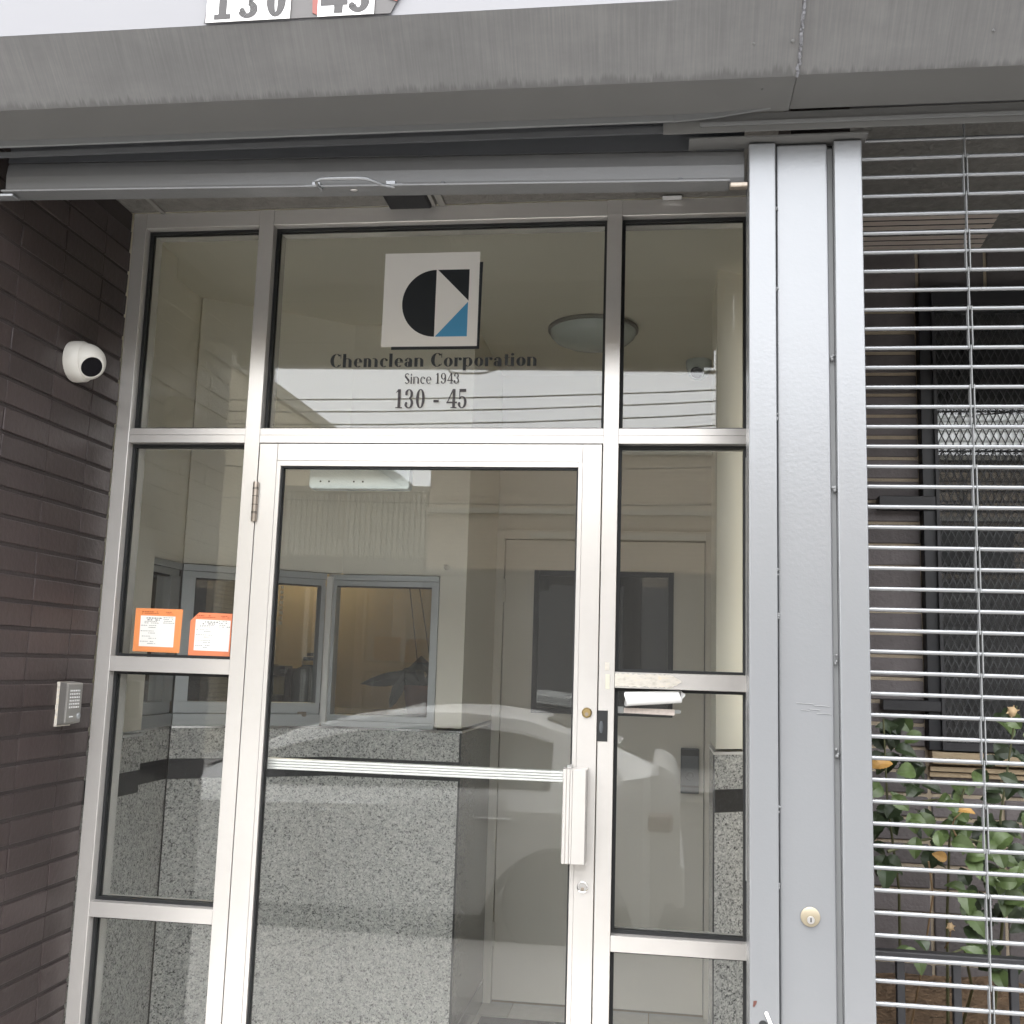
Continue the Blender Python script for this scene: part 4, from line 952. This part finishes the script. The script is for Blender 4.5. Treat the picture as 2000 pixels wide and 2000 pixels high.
for i0, (x, z, kd, n, sp, yy) in enumerate(spots):
    kx = (2.9+yy)/2.65
    for i in range(n+(i0 % 2)):
        leaf_at((x*kx+rnd.gauss(0, sp*.6), yy+rnd.gauss(0, .03), EZ+(z-EZ)*kx+rnd.gauss(0, sp*.6)), kd if rnd.random() < .8 else min(kd, 1), .95 if kd < 2 else .8)
def bloom(c, s, label):
    w = P('withered_flower', MB().blob(c, .011*s, 10, (1, 1, 1.15)), 'petal', rb, smooth=True)
    m = MB(); c = Vector(c)
    for k in range(6):
        a = 2*math.pi*k/6+.3; d = Vector((math.cos(a), -.35, math.sin(a)))
        sd_ = Vector((-math.sin(a), 0, math.cos(a)))
        m.quad_strip([[c+d*.006*s-sd_*.004*s, c+d*.006*s+sd_*.004*s, c+d*.006*s+Vector((0, -.002, 0))], [c+d*.016*s-sd_*.0005*s, c+d*.016*s+sd_*.0005*s, c+d*.016*s+Vector((0, -.001, 0))]])
    P('sepal', m, 'petal', w)
bloom((.816, -.26, 1.447), 1.0, ''); bloom((.664, -.27, .963), .7, '')
P('dry_stem', MB().tube([(.664, -.27, .955), (.667, -.25, .93), (.668, -.2, .90)], .0018, 6), 'bark_dry', rb)

# ------------------------------------------------------------------ across the street (seen in the reflections)
bA = thing('tan_building', 'tall tan brick building across the street, reflected in the right half of the door', 'building', (6, -15.2, 0))
P('wall', box(-4.17, 16, -25, -15.2, 0, 5.25), 'far_brick', bA)
P('cornice', box(-4.19, 16.05, -15.199, -15.14, 4.20, 4.29), 'cream_trim', bA)
P('coping', box(-4.2, 16.05, -25.05, -15.12, 5.251, 5.36), 'cream_trim', bA)
P('lintel', box(-2.4, 3.4, -15.199, -15.165, 3.78, 3.86), 'cream_trim', bA)
for x in (4.5, 8.0, 11.5):
    w = P('window', box(x, x+1.5, -15.199, -15.17, 3.3, 4.1), 'win_black', bA); P('pane', box(x+.06, x+1.44, -15.1695, -15.16, 3.36, 4.04), 'car_glass', w)
P('ground_floor_front', box(-4.168, 16, -15.199, -15.16, .01, 3.21), 'shopfront', bA)
P('roller_door', box(-1.8, 3.2, -15.1595, -15.14, .01, 2.7), 'shopfront', bA)
bB = thing('low_garage', 'low garage with ribbed beige metal front across the street', 'garage', (-5.7, -15.3, 0))
P('wall', box(-7.45, -4.19, -24, -15.30, 0, 3.4), 'shopfront', bB)
P('upper_wall', box(-7.45, -4.19, -24, -15.30, 3.401, 4.57), 'siding', bB)
m = MB()
for k in range(32): m.box(-7.4+k*.1, -7.35+k*.1, -15.299, -15.25, 3.42, 4.56)
P('rib_panel', m, 'siding', bB)['kind'] = 'stuff'
P('coping', box(-7.46, -4.19, -24, -15.23, 4.571, 4.68), 'cream_trim', bB)
P('roller_door', box(-6.9, -4.5, -15.299, -15.27, .01, 2.7), 'shopfront', bB)
bC = thing('cream_building', 'cream brick building across the street, its side wall reflected in the left transom', 'building', (-12, -14.5, 0))
P('wall', box(-18, -7.50, -27, -14.0, 0, 6.55), 'far_brick_c', bC)
P('coping', box(-18.05, -7.44, -27.05, -13.95, 6.551, 6.80), 'cream_trim', bC)
P('window', box(-10.5, -9, -13.99, -13.96, 1.2, 3.2), 'win_black', bC)
for i, (zz, kk, xm) in enumerate(((5.247, .0035, -4.8), (5.066, .0047, -4.6), (4.879, .0052, -4.5), (4.715, .0056, -4.4), (4.23, .0045, -3), (3.75, .0040, -2))):
    pts = [(-30+k*2, -11.3, zz+kk*(-30+k*2-xm)**2) for k in range(31)]
    tag(P('overhead_cable', MB().tube(pts, .011, 5), 'black'), ['topmost', 'second highest', 'third highest', 'fourth highest', 'fifth highest', 'lowest'][i]+' black overhead cable along the far pavement, reflected in the glass', 'cable', 'overhead cables across the street')
for x, w in ((-30, 'left'), (30, 'right')):
    tag(P('utility_pole', MB().tube([(x, -11.45, 0), (x, -11.45, 11.5)], .14, 10, .10), 'bark_dry', loc=(x, -11.45, 0)), 'wooden utility pole far down the street to the '+w, 'utility pole')

# parked saloon car: x runs along the kerb, rear wheel centre at x=-.565, nose to the left
car = thing('parked_car', 'silver saloon car parked at the kerb, reflected in the door glass', 'car', (-1.8, -4.2, -.14))
ZG = -.14; yN, yF = -3.40, -5.12; yc = (yN+yF)/2; hw = (yN-yF)/2
def interp(tab, x):
    for (a, p), (b, q) in zip(tab, tab[1:]):
        if a <= x <= b:
            t = (x-a)/(b-a); t2 = t*t*(3-2*t); return p+(q-p)*t
    return tab[0][1] if x < tab[0][0] else tab[-1][1]
belt = [(-4.35, .40), (-4.25, .56), (-3.6, .66), (-3.0, .74), (-2.4, .76), (-1.5, .785), (-.55, .80), (-.2, .88), (.10, .93), (.14, .86)]
roof = [(-4.35, .40), (-4.25, .56), (-3.6, .66), (-3.05, .76), (-2.75, .90), (-2.35, 1.08), (-1.9, 1.20), (-1.45, 1.258), (-1.15, 1.262), (-.8, 1.23), (-.4, 1.12), (-.1, 1.02), (.10, .94), (.14, .87)]
wheels = (-3.27, -.565); RA = .425
car.location.x -= .035
xs = sorted(set([round(-4.35+i*.045, 3) for i in range(100)]+[.14])); xs = [x for x in xs if x <= .14]
L = []
for x in xs:
    zb = .06 if -4.2 < x < .02 else .20
    for wx in wheels:
        d = abs(x-wx)
        if d < RA: zb = max(zb, .05+math.sqrt(RA*RA-d*d))
    b, r_ = interp(belt, x), max(interp(roof, x), interp(belt, x)+.004)
    k = 1 if -4.1 < x < -.05 else .93
    w0, w1, w2 = hw*.955*k, hw*k, hw*.925*k; wr = hw*.68 if r_-b > .06 else hw*.90*k
    half = [(w0, min(zb, b-.06)), (w1, max(zb+.01, min(b-.09, .69))), (w2, b), (wr, r_-.03*(r_-b > .06)), (wr*.6, r_)]
    L.append([(x, yc+a, z) for a, z in half]+[(x, yc-a, z) for a, z in half[::-1]])
P('body', MB().quad_strip(L), 'car', car, smooth=True)
def side_pt(x, f, side):
    b, r_ = interp(belt, x), interp(roof, x); w2, wr = hw*.925, hw*.68
    return (x, yc+side*((w2+(wr-w2)*f)+.006), b+(r_-.03-b)*f)
for side in (1, -1):
    for xa, xb in ((-2.50, -1.592), (-1.588, -.62)):
        m = MB(); top = []; bot = []
        N = 12
        for i in range(N+1):
            x = xa+(xb-xa)*i/N; h = interp(roof, x)-interp(belt, x); f1 = max(.10, 1-.085/max(h, .1))
            bot.append(side_pt(x, .04, side)); top.append(side_pt(x, min(.86, f1), side))
        for i in range(N): m.poly([bot[i], bot[i+1], top[i+1], top[i]] if side > 0 else [bot[i], top[i], top[i+1], bot[i+1]])
        P('side_window', m, 'car_glass', car)
        P('window_trim', MB().tube([Vector(q)+Vector((0, side*.008, .006)) for q in top], .009, 6), 'chrome', car, smooth=True)
    hy = yc+side*(hw+.012)
    for hx in (-1.04, -2.05): P('door_handle', MB().box(hx, hx+.20, min(hy, hy-side*.03), max(hy, hy-side*.03), .628, .650), 'car', car, bevel=.006)
    P('tail_lamp', MB().box(-.06, .10, min(yc+side*(hw*.88), yc+side*(hw*.955)), max(yc+side*(hw*.88), yc+side*(hw*.955)), .60, .71), 'tail', car, bevel=.02)
    P('sill_trim', box(-2.8, -1.0, min(yc+side*hw*.9, yc+side*hw*.98), max(yc+side*hw*.9, yc+side*hw*.98), .03, .09), 'black', car)
    for wx in wheels:
        yw = yc+side*(hw-.11)
        wl_ = P('wheel', MB().lathe([(.20, -.10), (.30, -.105), (.315, -.08), (.315, .08), (.30, .105), (.20, .10)], (wx, yw, ZG+.316), 'Y', 32), 'tyre', car, smooth=True)
        m = MB().lathe([(.205, -.09), (.205, .09)], (wx, yw, ZG+.316), 'Y', 28); m.lathe([(.05, -.1), (.05, .1)], (wx, yw, ZG+.316), 'Y', 12)
        for k in range(5):
            a = 2*math.pi*k/5; m.tube([(wx+.04*math.cos(a), yw+side*.075, ZG+.316+.04*math.sin(a)), (wx+.2*math.cos(a), yw+side*.085, ZG+.316+.2*math.sin(a))], .018, 6)
        P('rim', m, 'lock', wl_)
m = MB()
for a, b in (((-2.95, .80), (-2.0, 1.165)), ((-.02, .985), (-.70, 1.20))):
    for s in ((1,),):
        (xa, za_), (xb, zb2) = a, b
        up = .012
        q = [(xa, yc-hw*.62, za_+up), (xa, yc+hw*.62, za_+up), (xb, yc+hw*.42, zb2+up), (xb, yc-hw*.42, zb2+up)]
        m.poly(q if xa < xb else q[::-1])
P('windscreen', m, 'car_glass', car)
P('bumper', box(.10, .17, yc-hw*.86, yc+hw*.86, .16, .42), 'car', car, bevel=.03, seg=3)
